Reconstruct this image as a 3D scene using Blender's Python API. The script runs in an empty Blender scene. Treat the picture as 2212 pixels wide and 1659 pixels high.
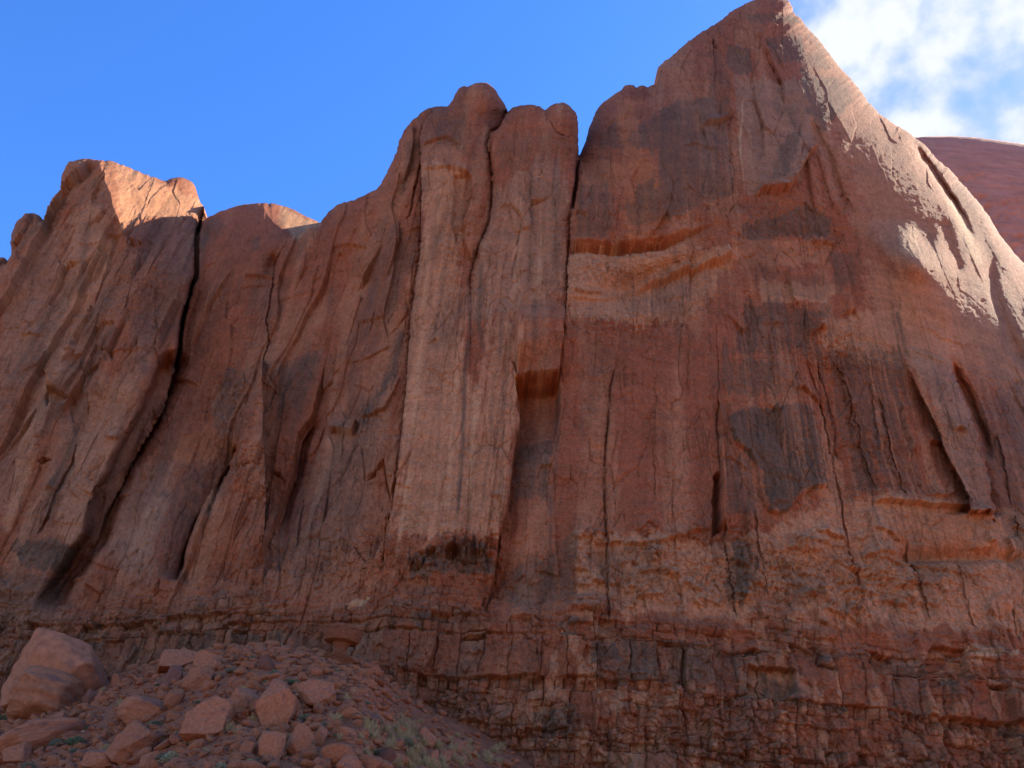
import bpy, math, random
import numpy as np
sc = bpy.context.scene
C = sc.collection
# ------------------------------------------------------------ camera
FPX = 1900.0; PIT = math.radians(34.5); ROL = math.radians(5.7)
_F = np.array([0, math.cos(PIT), math.sin(PIT)]); _U0 = np.array([0, -math.sin(PIT), math.cos(PIT)]); _R0 = np.array([1.0, 0, 0])
CU = math.cos(ROL)*_U0 - math.sin(ROL)*_R0
CR = math.cos(ROL)*_R0 + math.sin(ROL)*_U0
CF = _F
cam_d = bpy.data.cameras.new('camera'); cam = bpy.data.objects.new('camera', cam_d); C.objects.link(cam)
import mathutils
M = mathutils.Matrix(((CR[0], CU[0], -CF[0], 0), (CR[1], CU[1], -CF[1], 0), (CR[2], CU[2], -CF[2], 0), (0, 0, 0, 1)))
cam.matrix_world = M
cam_d.sensor_fit = 'HORIZONTAL'; cam_d.sensor_width = 36; cam_d.lens = FPX/2212*36
cam_d.clip_start = 0.1; cam_d.clip_end = 20000
sc.camera = cam
# ------------------------------------------------------------ light
SUN_EL = math.radians(43.0)
SUN_BE = math.radians(32.0)          # how far behind the plane of the wall the sun stands, seen to the right
SD = np.array([math.cos(SUN_EL)*math.cos(SUN_BE), math.cos(SUN_EL)*math.sin(SUN_BE), math.sin(SUN_EL)])
sun_d = bpy.data.lights.new('sun', 'SUN'); sun_d.energy = 5.0; sun_d.angle = math.radians(0.6); sun_d.color = (1.0, 0.86, 0.68)
sun = bpy.data.objects.new('sun', sun_d); C.objects.link(sun)
sun.rotation_euler = mathutils.Vector(SD).to_track_quat('Z', 'Y').to_euler()
sc.view_settings.view_transform = 'Standard'; sc.view_settings.look = 'None'
sc.view_settings.gamma = 1.0; sc.view_settings.exposure = 1.52
w = bpy.data.worlds.new('World'); sc.world = w; w.use_nodes = True
nt = w.node_tree; nt.nodes.clear()
def N(nt, t, **k):
    n = nt.nodes.new(t)
    for a, b in k.items():
        if a.startswith('i_'):
            n.inputs[int(a[2:]) if a[2:].isdigit() else a[2:]].default_value = b
        else: setattr(n, a, b)
    return n
def math_(nt, op, a, b=None, c=None, clamp=False):
    n = nt.nodes.new('ShaderNodeMath'); n.operation = op; n.use_clamp = clamp
    for i, v in enumerate((a, b, c)):
        if v is None: continue
        if isinstance(v, (int, float)): n.inputs[i].default_value = v
        else: nt.links.new(v, n.inputs[i])
    return n.outputs[0]
def mix_(nt, f, a, b, mode='MIX'):
    n = nt.nodes.new('ShaderNodeMix'); n.data_type = 'RGBA'; n.blend_type = mode
    for i, v in ((0, f), (6, a), (7, b)):
        if isinstance(v, (int, float)): n.inputs[i].default_value = v
        elif isinstance(v, tuple): n.inputs[i].default_value = v if len(v) == 4 else v+(1,)
        else: nt.links.new(v, n.inputs[i])
    return n.outputs[2]
sky = N(nt, 'ShaderNodeTexSky', sky_type='NISHITA', sun_disc=False, sun_elevation=SUN_EL, sun_rotation=math.radians(90)-SUN_BE,
        altitude=1700, air_density=1.0, dust_density=0.3, ozone_density=2.0)
tc = N(nt, 'ShaderNodeTexCoord')
# clouds: laid on the sky dome round the bearing where they stand
def rayd(u, v):
    d = CF + CR*(u-1106)/FPX - CU*(v-829.5)/FPX
    return d/np.linalg.norm(d)
cd = rayd(1980, 150); ce = np.cross(cd, [0, 0, 1]); ce /= np.linalg.norm(ce); cn = np.cross(ce, cd)
def dotc(vec):
    n = nt.nodes.new('ShaderNodeVectorMath'); n.operation = 'DOT_PRODUCT'; nt.links.new(tc.outputs['Generated'], n.inputs[0]); n.inputs[1].default_value = tuple(vec); return n.outputs['Value']
dz = math_(nt, 'MAXIMUM', dotc(cd), 0.05)
cx = math_(nt, 'DIVIDE', dotc(ce), dz); cy = math_(nt, 'DIVIDE', dotc(cn), dz)
comb = N(nt, 'ShaderNodeCombineXYZ'); nt.links.new(cx, comb.inputs[0]); nt.links.new(cy, comb.inputs[1])
def nz(scale, detail=4, rough=0.5, off=(0, 0, 0), dist=0.0):
    mp = N(nt, 'ShaderNodeMapping'); mp.inputs['Location'].default_value = off; nt.links.new(comb.outputs[0], mp.inputs[0])
    n = N(nt, 'ShaderNodeTexNoise'); n.inputs['Scale'].default_value = scale; n.inputs['Detail'].default_value = detail
    n.inputs['Roughness'].default_value = rough; n.inputs['Distortion'].default_value = dist; nt.links.new(mp.outputs[0], n.inputs['Vector']); return n.outputs['Fac']
def cpos(u, v):
    d = rayd(u, v); return float(d@ce/(d@cd)), float(d@cn/(d@cd))
wx = math_(nt, 'MULTIPLY', math_(nt, 'SUBTRACT', nz(6, 5, 0.55), 0.5), 0.13)
wy = math_(nt, 'MULTIPLY', math_(nt, 'SUBTRACT', nz(6, 5, 0.55, (7, 3, 1)), 0.5), 0.13)
px = math_(nt, 'ADD', cx, wx); py = math_(nt, 'ADD', cy, wy)
den = None
for (u, v, ru, rv, s) in [(1790, 20, 95, 60, 1.0), (1880, 70, 95, 60, 1.25), (1985, 55, 45, 40, .7), (2110, 45, 50, 50, .55), (2060, 165, 110, 60, 1.4), (1960, 200, 110, 60, 1.1),
                          (2170, 230, 110, 80, 1.5), (2050, 265, 130, 50, 1.1), (1930, 275, 70, 45, .8), (2200, 60, 60, 60, .6), (2330, 200, 120, 220, 1.2), (2400, -60, 200, 160, 1.0), (1700, -60, 120, 60, .6),
                          (2000, 130, 260, 230, .18)]:
    x0, y0 = cpos(u, v); rx = ru/FPX; ry = rv/FPX
    ax = math_(nt, 'POWER', math_(nt, 'ABSOLUTE', math_(nt, 'DIVIDE', math_(nt, 'SUBTRACT', px, x0), rx)), 2.0)
    ay = math_(nt, 'POWER', math_(nt, 'ABSOLUTE', math_(nt, 'DIVIDE', math_(nt, 'SUBTRACT', py, y0), ry)), 2.0)
    g = math_(nt, 'MULTIPLY', math_(nt, 'EXPONENT', math_(nt, 'MULTIPLY', math_(nt, 'ADD', ax, ay), -1.0)), s)
    den = g if den is None else math_(nt, 'ADD', den, g)
den2 = math_(nt, 'MINIMUM', den, 1.0)
dn = math_(nt, 'ADD', den2, math_(nt, 'MULTIPLY', math_(nt, 'SUBTRACT', nz(13, 5, 0.5, (2, 5, 0)), 0.5), 3.1))
mr = N(nt, 'ShaderNodeMapRange', interpolation_type='SMOOTHSTEP'); nt.links.new(dn, mr.inputs[0]); mr.inputs[1].default_value = -0.05; mr.inputs[2].default_value = 1.3
gate = N(nt, 'ShaderNodeMapRange', interpolation_type='SMOOTHSTEP'); nt.links.new(den, gate.inputs[0]); gate.inputs[1].default_value = 0.02; gate.inputs[2].default_value = 0.3
cov = math_(nt, 'MULTIPLY', mr.outputs[0], gate.outputs[0])
thick = N(nt, 'ShaderNodeMapRange', interpolation_type='SMOOTHSTEP'); nt.links.new(dn, thick.inputs[0]); thick.inputs[1].default_value = 0.5; thick.inputs[2].default_value = 1.3
hs = N(nt, 'ShaderNodeHueSaturation'); hs.inputs['Saturation'].default_value = 1.3; hs.inputs['Hue'].default_value = 0.512; hs.inputs['Value'].default_value = 1.0
nt.links.new(sky.outputs[0], hs.inputs['Color'])
skyv = hs.outputs[0]
ccol = mix_(nt, thick.outputs[0], (1.35, 1.7, 2.5), (2.4, 2.52, 2.65))
full = mix_(nt, cov, skyv, ccol)
bg = N(nt, 'ShaderNodeBackground'); bg.inputs['Strength'].default_value = 0.14
nt.links.new(full, bg.inputs['Color'])
wo = N(nt, 'ShaderNodeOutputWorld'); nt.links.new(bg.outputs[0], wo.inputs[0])

# ------------------------------------------------------------ noise
def _h(ix, iy, s):
    h = (ix.astype(np.uint32)*np.uint32(374761393) + iy.astype(np.uint32)*np.uint32(668265263) + np.uint32((s*2246822519) & 0xffffffff))
    h = (h ^ (h >> np.uint32(13)))*np.uint32(1274126177)
    h = h ^ (h >> np.uint32(16))
    return (h & np.uint32(0xffff)).astype(np.float32)/65535.0
def vn(x, y, s=0):
    x = np.asarray(x, np.float32); y = np.asarray(y, np.float32)
    fx = np.floor(x); fy = np.floor(y); ix = fx.astype(np.int64); iy = fy.astype(np.int64)
    tx = x-fx; ty = y-fy; tx = tx*tx*(3-2*tx); ty = ty*ty*(3-2*ty)
    a = _h(ix, iy, s); b = _h(ix+1, iy, s); c = _h(ix, iy+1, s); d = _h(ix+1, iy+1, s)
    return (a+(b-a)*tx)*(1-ty) + (c+(d-c)*tx)*ty - 0.5
def fbm(x, y, s=0, o=4, g=0.5):
    r = 0; a = 1; t = 0
    for i in range(o):
        r = r + a*vn(x*2**i+i*17.3, y*2**i-i*9.1, s+i*31); t += a; a *= g
    return r/t*1.6
def sst(a, b, x):
    t = np.clip((x-a)/(b-a), 0, 1); return t*t*(3-2*t)
def voro(x, y, s=0):
    """cell hash, distance to the border between cells, offset from cell centre"""
    fx = np.floor(x).astype(np.int64); fy = np.floor(y).astype(np.int64)
    d1 = np.full(x.shape, 9.0, np.float32); d2 = d1.copy(); h = np.zeros(x.shape, np.float32); ox = h.copy(); oy = h.copy()
    for i in (-1, 0, 1):
        for j in (-1, 0, 1):
            cx_ = fx+i; cy_ = fy+j
            qx = cx_+.5+.85*(_h(cx_, cy_, s)-.5)-x; qy = cy_+.5+.85*(_h(cx_, cy_, s+5)-.5)-y
            d = np.sqrt(qx*qx+qy*qy); m = d < d1
            d2 = np.where(m, d1, np.minimum(d2, d)); h = np.where(m, _h(cx_, cy_, s+9), h)
            ox = np.where(m, -qx, ox); oy = np.where(m, -qy, oy); d1 = np.where(m, d, d1)
    return h, d2-d1, ox, oy
# ------------------------------------------------------------ the wall survey: u, v are bearings (right, down) in drawing units
STEP = 1.45
us = np.concatenate([np.arange(-420, -20, 12.0), np.arange(-20, 2234, STEP), np.arange(2234, 2700, 12.0)])
vs = np.concatenate([np.arange(-330, -12, 10.0), np.arange(-12, 1672, STEP), np.arange(1672, 1960, 8.0)])
U, V = np.meshgrid(us, vs)
U = U.astype(np.float32); V = V.astype(np.float32)
def rays(U, V):
    a = (U-1106)/FPX; b = (V-829.5)/FPX
    return [CF[i]+CR[i]*a-CU[i]*b for i in range(3)]
RX, RY, RZ = rays(U, V)
A_ = RX/RY; E_ = RZ/RY
Wa = np.interp(A_, [-1.1, -.72, -.5, -.3, -.12, .1, .3, .6, .9, 1.3], [132, 119, 108, 98, 92, 88.5, 88, 92, 100, 118])
LEAN = 0.05
Wy = Wa/(1-LEAN*np.clip(E_, 0, 2.2))
def wallY(u, v):
    a, b, c = rays(u, v); return float(np.interp(a/b, [-1.1, -.72, -.5, -.3, -.12, .1, .3, .6, .9, 1.3], [132, 119, 108, 98, 92, 88.5, 88, 92, 100, 118])/(1-LEAN*max(c/b, 0)))
def Zof(u, v):
    a, b, c = rays(u, v); return wallY(u, v)*c/b
X = (A_*Wy).astype(np.float32); Z = (E_*Wy).astype(np.float32)
# arc length along the wall instead of plain x on the turned left part
X = X + np.where(X < -20, (X+20)*0.12, 0)

def win(poly, m):
    p = np.array(poly, float)
    i0 = max(np.searchsorted(us, p[:, 0].min()-m)-1, 0); i1 = np.searchsorted(us, p[:, 0].max()+m)+1
    j0 = max(np.searchsorted(vs, p[:, 1].min()-m)-1, 0); j1 = np.searchsorted(vs, p[:, 1].max()+m)+1
    return slice(j0, j1), slice(i0, i1)
def pdist(poly, x, y):
    """distance, side (+ = right of travel with y down), arc 0..1, nearest point"""
    p = np.array(poly, float); L = np.hypot(*(p[1:]-p[:-1]).T); cum = np.concatenate([[0], np.cumsum(L)]); T = cum[-1]
    best = np.full(x.shape, 1e9, np.float32); sd = np.ones(x.shape, np.float32); tt = np.zeros(x.shape, np.float32); nx_ = tt.copy(); ny_ = tt.copy()
    for i in range(len(p)-1):
        ax, ay = p[i]; bx, by = p[i+1]; dx, dy = bx-ax, by-ay; l2 = dx*dx+dy*dy+1e-9
        t = np.clip(((x-ax)*dx+(y-ay)*dy)/l2, 0, 1); qx = ax+t*dx; qy = ay+t*dy
        d = (x-qx)**2+(y-qy)**2; m = d < best
        best = np.where(m, d, best); s = np.sign(dx*(y-ay)-dy*(x-ax)); sd = np.where(m, s, sd)
        tt = np.where(m, (cum[i]+t*L[i])/T, tt); nx_ = np.where(m, qx, nx_); ny_ = np.where(m, qy, ny_)
    return np.sqrt(best), sd, tt, nx_, ny_
def inside(poly, x, y):
    p = np.array(poly, float); r = np.zeros(x.shape, bool)
    for i in range(len(p)):
        ax, ay = p[i]; bx, by = p[(i+1) % len(p)]
        if ay == by: continue
        c = ((ay > y) != (by > y)) & (x < (bx-ax)*(y-ay)/(by-ay)+ax); r ^= c
    return r
def psd(poly, x, y):
    d = pdist(list(poly)+[poly[0]], x, y)[0]; return np.where(inside(poly, x, y), d, -d)
def jit(poly, amp, seed, seg=5.0):
    """roughen a traced line"""
    rnd = random.Random(seed); out = []
    for (a, b) in zip(poly[:-1], poly[1:]):
        n = max(1, int(math.dist(a, b)/seg)); l = math.dist(a, b)+1e-6; nxx = -(b[1]-a[1])/l; nyy = (b[0]-a[0])/l
        for k in range(n):
            t = k/n; o = rnd.gauss(0, amp)*(0 if k == 0 else 1)
            out.append((a[0]+(b[0]-a[0])*t+nxx*o, a[1]+(b[1]-a[1])*t+nyy*o))
    out.append(poly[-1]); return out
# warped copies for ragged feature edges
wsp = 4.0
UW = U + wsp*fbm(U/26, V/26, 3, 4, .55) + 5*fbm(U/110, V/110, 4, 2)
VW = V + wsp*fbm(U/26, V/26, 13, 4, .55) + 5*fbm(U/110, V/110, 14, 2)
BIG = np.zeros(U.shape, np.float32)      # metres away from the viewer, whole forms
D = np.zeros(U.shape, np.float32)        # metres out of the wall, relief
# ---- skyline
SKY = [(-420, 640), (-200, 600), (-60, 560), (0, 556), (12, 558), (14, 568), (24, 551), (24, 507), (37, 477), (54, 461), (71, 460), (84, 465), (93, 477), (101, 453), (115, 426), (131, 409), (132, 386), (136, 372), (142, 359), (148, 350), (168, 345), (192, 343), (216, 346), (243, 348), (270, 359), (303, 372), (330, 382), (359, 391), (371, 385), (388, 383), (404, 387), (418, 397), (423, 409), (426, 419), (431, 433), (441, 448), (441, 463), (436, 477), (431, 491),
       (438, 478), (455, 466), (479, 455), (512, 445), (553, 439), (586, 439), (617, 446), (647, 460), (674, 473), (692, 482), (698, 472), (711, 456), (728, 442), (769, 430), (792, 419), (812, 410), (823, 398), (833, 378), (846, 351), (856, 331), (861, 307), (877, 277), (887, 264), (907, 245), (927, 233), (947, 230), (966, 230), (978, 216), (983, 203), (994, 189), (1003, 185), (1015, 185), (1028, 179), (1045, 178), (1058, 183), (1072, 196), (1082, 213), (1089, 223), (1096, 237), (1096, 243), (1106, 233), (1122, 228), (1149, 226), (1166, 229), (1178, 238), (1187, 230), (1200, 223), (1217, 221), (1230, 228), (1244, 243), (1249, 264), (1249, 297), (1251, 338),
       (1257, 324), (1266, 304), (1271, 280), (1278, 264), (1288, 240), (1301, 223), (1325, 205), (1343, 194), (1348, 186), (1358, 183), (1369, 184), (1375, 190), (1382, 185), (1392, 185), (1399, 189), (1409, 183), (1419, 183), (1421, 167), (1421, 146), (1432, 136), (1455, 117), (1484, 92), (1513, 71), (1543, 54), (1564, 38), (1589, 19), (1614, 6), (1640, -5), (1680, -7), (1705, 2), (1713, 17), (1712, 25), (1731, 42), (1743, 59), (1768, 84), (1789, 113), (1814, 146), (1835, 167), (1852, 188), (1873, 217), (1902, 247), (1927, 265), (1948, 278), (1965, 288), (1980, 301), (1998, 313), (2023, 343), (2061, 376), (2090, 410), (2119, 443), (2134, 464), (2149, 489), (2165, 514), (2190, 547), (2212, 568), (2330, 690), (2480, 820), (2700, 980)]
SKYJ = jit(SKY, 0.8, 5, 5)
skyd, _, _, snx, sny = pdist(SKYJ, U, V)
rock = inside(SKYJ+[(2700, 3000), (-420, 3000)], U, V)
# ---- regions back to front: 0 dome D, 1 left tower C, 2 shoulder E, 3 column F, 4 column G, 5 peak H, 6 knob top
CD = [(441, 463), (436, 477), (431, 491), (425, 514), (422, 551), (420, 594), (409, 635), (398, 675), (391, 719), (388, 756), (374, 813), (350, 897), (286, 1005), (229, 1116), (216, 1167), (170, 1220), (100, 1340), (40, 1440)]
DE = [(692, 482), (668, 495), (639, 509), (623, 517), (607, 541), (598, 561), (591, 574), (590, 608), (585, 625), (581, 659), (573, 692), (580, 736), (553, 815), (539, 857), (526, 914), (519, 938), (482, 1022), (438, 1099), (404, 1184), (388, 1261)]
EF = [(940, 232), (915, 262), (907, 304), (910, 371), (910, 472), (907, 557), (893, 641), (885, 695), (880, 796), (870, 914), (860, 1015), (846, 1099), (833, 1237)]
FG = [(1096, 243), (1079, 277), (1059, 287), (1052, 314), (1059, 338), (1062, 371), (1064, 422), (1059, 472), (1040, 520), (1025, 560), (1015, 600), (1018, 641), (1015, 695)]
GH = [(1251, 338), (1244, 365), (1242, 405), (1234, 456), (1230, 472), (1232, 506), (1227, 574), (1227, 634), (1220, 694), (1215, 745), (1210, 812)]
def jj(p, s): return jit(p, 0.8, s, 6)
CD, DE, EF, FG, GH = jj(CD, 1), jj(DE, 2), jj(EF, 3), jj(FG, 4), jj(GH, 6)
reg = np.zeros(U.shape, np.int8)
inC = inside([(-420, -400), (441, -400)]+CD+[(0, 1500), (-420, 1500)], U, V)
inE = inside([(692, -400)]+DE+[(388, 1500), (1100, 1500), (1100, -400)], U, V)
inF = inside([(940, -400)]+EF+[(833, 1500), (1015, 1500)]+FG[::-1]+[(1096, -400)], U, V)
inG = inside([(1096, -400)]+FG+[(1015, 1500), (1210, 1500)]+GH[::-1]+[(1251, -400)], U, V)
inH = inside([(1251, -400)]+GH+[(1210, 1500), (2700, 1500), (2700, -400)], U, V)
reg[inE] = 2; reg[inC] = 1; reg[inF] = 3; reg[inG] = 4; reg[inH] = 5
def rollp(t): t = np.clip(t, 0, 1); return 1-np.sqrt(np.maximum(1-(1-t)**2, 0))
def roll_edge(poly, regs, R, Dm, v0, v1, taper=True):
    s = win(poly, R); x = U[s]; y = V[s]; d, sd, t, _, _ = pdist(poly, x, y)
    m = np.isin(reg[s], regs); f = 1-sst(v0, v1, y)
    BIG[s] += np.where(m, rollp(d/R)*Dm*f, 0)
# offsets
BIG += np.where(reg == 0, 13*(1-sst(780, 1300, V)), 0)
BIG += np.where(reg == 2, 4.5*(1-sst(700, 1150, V)), 0)
BIG += np.where(reg == 4, 1.0*(1-sst(500, 1000, V)), 0)
# rounded edges at the seams
roll_edge(CD, [1], 14, 2.5, 900, 1300); roll_edge(CD, [0], 10, 1, 800, 1200)
roll_edge(DE, [2], 26, 2.2, 800, 1150); roll_edge(EF, [3], 9, .9, 1000, 1240); roll_edge(EF, [2], 36, 1.8, 1000, 1240)
roll_edge(FG, [3], 12, 1.8, 600, 700); roll_edge(FG, [4], 14, 1.8, 560, 700); roll_edge(GH, [4], 20, 2.2, 560, 760); roll_edge(GH, [5], 26, 3, 420, 640)
# skyline rollback
def rollsky(R, Dm, m): 
    global BIG
    BIG = BIG + np.where(m, rollp(np.where(rock, skyd, 0)/R)*Dm, 0)
rollsky(26, 4, reg == 1); rollsky(110, 16, reg == 0); rollsky(40, 5, reg == 2); rollsky(24, 4, np.isin(reg, (3, 4))); rollsky(120, 5, np.isin(reg, (3, 4)))
rollsky(130, 16, (reg == 5)); rollsky(12, 2, (reg == 5))
# upper dome of the peak leans back
BIG += np.where(reg == 5, 14*(1-sst(0, 480, V))**1.3, 0)
def ramp(poly, side, slope, dmax, regs, v0=-999, v1=-998, v2=5000, v3=5001, px=1.0):
    s = win(poly, dmax+10); s = (s[0], slice(s[1].start, U.shape[1]) if side < 0 else s[1]); x = UW[s]; y = VW[s]; d, sd, t, _, _ = pdist(poly, x, y)
    m = np.isin(reg[s], regs) & (sd*side > 0); f = sst(v0, v1, y)*(1-sst(v2, v3, y))
    BIG[s] += np.where(m, np.minimum(d, dmax)*slope*f, 0)
# left tower: its right flank turns away and up to the sun
ramp([(205, 330), (245, 440), (268, 520), (280, 600)], -1, .17, 240, [1], 300, 330, 445, 620)
ramp([(290, 430), (300, 560), (270, 690), (305, 813), (270, 958), (236, 1042), (199, 1163), (128, 1238), (67, 1339)], -1, .055, 140, [1], 440, 560, 1200, 1400)
def tap(t, a=.12, b=.12): return sst(0, a, t)*(1-sst(1-b, 1, t))
def cleft(poly, w, dep, side=0, a=.08, b=.1):
    s_ = win(poly, w*3); d, sd, t, _, _ = pdist(poly, UW[s_], VW[s_]); g = np.exp(-(d/w)**4)
    if side: g = np.where(sd*side > 0, g, np.exp(-(d/1.5)**2))
    BIG[s_] += dep*g*tap(t, a, b)
cleft([(436, 477), (424, 520), (420, 590), (406, 650), (392, 715), (386, 760), (372, 813)], 4.2, 9)
cleft([(388, 756), (362, 813), (318, 905), (262, 1010), (222, 1100), (205, 1165), (160, 1225), (90, 1340)], 24, 8, 0, .1, .15)
cleft([(512, 950), (468, 1040), (426, 1110), (394, 1190), (384, 1255)], 10, 7, 0, .12, .1)
cleft([(684, 870), (655, 930), (638, 1010), (618, 1080), (604, 1150)], 8, 3.5, 0, .2, .2)
cleft([(1251, 300), (1242, 400), (1236, 460)], 3.5, 5)
# dome: right end turns to the sun
ramp([(560, 430), (590, 480), (640, 520)], -1, .16, 130, [0], 300, 420, 520, 640)
# shoulder column left of F slopes to the left
ramp([(910, 240), (905, 480), (890, 650), (872, 900), (840, 1200)], 1, .030, 260, [2], 200, 300, 1000, 1300)
# F: right flank bends away from the arete with broken rock
ramp([(1010, 225), (1022, 330), (1018, 440), (1005, 520), (985, 640), (990, 700)], -1, .06, 60, [3], 220, 260, 560, 720)
s_ = win([(900, 150), (1110, 300)], 0); kk = inside([(900, 100), (955, 231), (990, 232), (1020, 240), (1045, 262), (1062, 287), (1110, 290), (1110, 100)], U[s_], V[s_]) & (reg[s_] == 3); BIG[s_] += np.where(kk, 3.0, 0)
kk2 = pdist([(1030, 178), (1052, 215), (1044, 290)], U[s_], V[s_]); BIG[s_] += np.where(kk & (kk2[1] < 0), kk2[0]*.11, 0)
# H: two broad faces meeting at a blunt arete; right flank runs down the ridge
ramp([(1700, 20), (1745, 140), (1790, 290), (1850, 430), (1960, 620), (2040, 800), (2100, 1000)], -1, .035, 260, [5], -100, 60, 760, 1080)
# right ridge: gully between two ribs
def rel(poly, f, m=60, target=None, warp=True):
    """f(d, signed side distance, t) -> metres out of the wall"""
    s = win(poly, m); x = (UW if warp else U)[s]; y = (VW if warp else V)[s]; d, sd, t, _, _ = pdist(poly, x, y)
    r = f(d, d*sd, t); 
    if target is None: D[s] += r
    else: target[s] += r
def crack(poly, w, dep, seed=0, a=.1, b=.1, m=None):
    w = max(1.1, w*.62)
    dep = dep*.36
    rel(jit(poly, .8, seed+77, 12), lambda d, s, t: dep*(.55+.45*np.sin(t*9+dep*7)**2)*np.exp(-(d/w)**2)*tap(t, a, b), w*3+8, BIG)
def step(poly, amp, L, a=.1, b=.1, soft=1.2, low=0.0):
    """rock stands proud by amp on the + (right of travel) side, decaying over L"""
    rel(jit(poly, 1.2, len(poly)*7+int(poly[0][0]), 8), lambda d, s, t: amp*tap(t, a, b)*(np.where(s > 0, np.exp(-d/L), -low*np.exp(-d/(L*.5)))*sst(-soft, soft, s) - low*0), L*4+10)
def plate(poly, amp, soft=2.0, seed=0, fade=None):
    s = win(poly, 20); d = psd(jit(list(poly)+[poly[0]], 1.3, seed+9, 9)[:-1], UW[s], VW[s]); r = amp*sst(-soft, soft, d)
    if fade: r = r*fade(UW[s], VW[s])
    D[s] += r
def groove(poly, w, dep, tgt=None, a=.15, b=.15):
    s = win(poly, w*3); d, sd, t, _, _ = pdist(poly, UW[s], VW[s]); BIG[s] += dep*np.exp(-(d/w)**2)*tap(t, a, b)
groove([(1965, 292), (2000, 345), (2032, 395), (2062, 440), (2090, 492), (2118, 545)], 7, 3.6, a=.2, b=.45)
groove([(1960, 292), (2010, 350), (2075, 440), (2120, 520), (2160, 620)], 22, 2)
groove([(2128, 560), (2150, 640), (2190, 740), (2215, 800)], 12, 1.5)
groove([(2035, 470), (2055, 540), (2075, 600)], 12, 1.2)
groove([(1752, 255), (1775, 310), (1798, 365), (1815, 410), (1843, 465)], 9, 1.6)
groove([(2050, 770), (2085, 840), (2110, 900), (2130, 950), (2140, 1000)], 9, 2.0)
# lit shelf at the right: convex bulge under a scoop
def bump(u, v, ru, rv, amp, ang=0, tgt='B', p=1.0):
    s = win([(u-ru*3, v-rv*3), (u+ru*3, v+rv*3)], 0); x = UW[s]-u; y = VW[s]-v; c, n = math.cos(ang), math.sin(ang)
    q = ((x*c+y*n)/ru)**2+((-x*n+y*c)/rv)**2; g = amp*np.exp(-q**p)
    if tgt == 'B': BIG[s] -= g
    else: D[s] += g
bump(1985, 560, 70, 42, 5.5, .7); bump(2040, 650, 110, 60, 3.0, .6); bump(2000, 505, 28, 40, -1.0, .2)
# amphitheatre with an overhanging lip
plate([(1225, 519), (1262, 516), (1320, 521), (1380, 516), (1450, 505), (1540, 488), (1562, 500), (1585, 560), (1570, 615), (1500, 672), (1400, 700), (1300, 700), (1222, 690)], -.9, 2, 1, lambda x, y: (1-sst(520, 640, y))*(1-sst(1480, 1570, x)))
bump(1420, 610, 130, 40, -3.0, -.25, 'B', 1.3)
step([(1600, 553), (1560, 575), (1500, 600), (1440, 618), (1380, 625), (1340, 640)][::-1], -0.0, 40)
rel([(1340, 650), (1390, 628), (1450, 610), (1510, 592), (1560, 572), (1598, 553)], lambda d, s, t: 1.9*tap(t, .35, .1)*np.where(s < 0, np.exp(-d/36), 0)*sst(-2, 7, -s), 160)
rel([(1235, 626), (1260, 632), (1300, 636)], lambda d, s, t: .5*tap(t)*np.where(s < 0, np.exp(-d/20), 0), 60)
rel([(1228, 523), (1262, 519), (1320, 524), (1380, 519), (1450, 508), (1535, 491)], lambda d, s, t: -1.6*tap(t, .03, .3)*np.where(s > 0, np.exp(-(d/13)**2), 0)*sst(-1, 1, s), 60, None)
bplate0 = [(1232, 560), (1262, 556), (1300, 566), (1340, 560), (1345, 640), (1300, 648), (1232, 640)]
plate(bplate0, .35, 1.2, 71); plate([(1440, 560), (1478, 548), (1482, 640), (1440, 650)], .3, 1.2, 72); plate([(1500, 545), (1526, 538), (1532, 610), (1506, 620)], .3, 1.2, 73)
for q in range(60):
    rr = random.Random(5200+q); u = rr.choice((rr.uniform(0, 420), rr.uniform(440, 860), rr.uniform(1560, 2212))); v = rr.uniform(520, 1260) if u > 1500 else rr.uniform(560+abs(u-400)*.1, 1250); L_ = rr.uniform(16, 60); a_ = rr.uniform(.3, 1.0); k_ = (u-1380)/(v+1900)
    if rr.random() < .6: p = [(u, v), (u-k_*-L_*1.2, v+L_*1.2), (u+k_*L_*2.4+rr.gauss(0, 3), v+L_*2.4)]
    else: p = [(u, v), (u+L_*.4, v-rr.uniform(-4, 6)), (u+L_, v+rr.uniform(-2, 10))]
    rel(jit(p, 1.2, q+400, 7), lambda d, s, t: a_*tap(t, .2, .2)*np.where(s < 0, np.exp(-d/20), 0)*sst(-.7, .7, -s), 70)
# hanging block on column G, recess below it, long arete down the right side of F
plate([(1114, 815), (1208, 818), (1212, 880), (1190, 1000), (1110, 1000), (1124, 900)], -3.0, 3, 4, lambda x, y: 1-sst(860, 1000, y))
plate([(1114, 700), (1122, 672), (1160, 655), (1222, 632), (1218, 690), (1214, 760), (1206, 817), (1166, 812), (1116, 812), (1112, 760)], 3.0, 1.0, 3, lambda x, y: sst(640, 720, y))
ARR = [(1102, 770), (1116, 812), (1128, 850), (1126, 914), (1112, 981), (1102, 1042), (1092, 1109), (1079, 1149), (1069, 1237), (1040, 1330)]
rel(ARR, lambda d, s, t: -3.0*np.where(s < 0, np.exp(-d/75), 0)*tap(t, .08, .15)*sst(-.8, .8, -s), 260)
rel([(1064, 1065), (1078, 1075), (1085, 1095), (1083, 1150), (1072, 1210)], lambda d, s, t: 1.0*tap(t, .1, .3)*np.where(s < 0, np.exp(-d/14), 0)*sst(-.8, .8, -s), 50)
crack([(1062, 290), (1060, 330), (1063, 400), (1060, 470)], 3, 2.5); crack([(1178, 240), (1180, 255), (1192, 270), (1200, 285), (1235, 300)], 2.4, 1.6)
crack([(1079, 278), (1060, 286), (1050, 300)], 3, 1.5)
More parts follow.
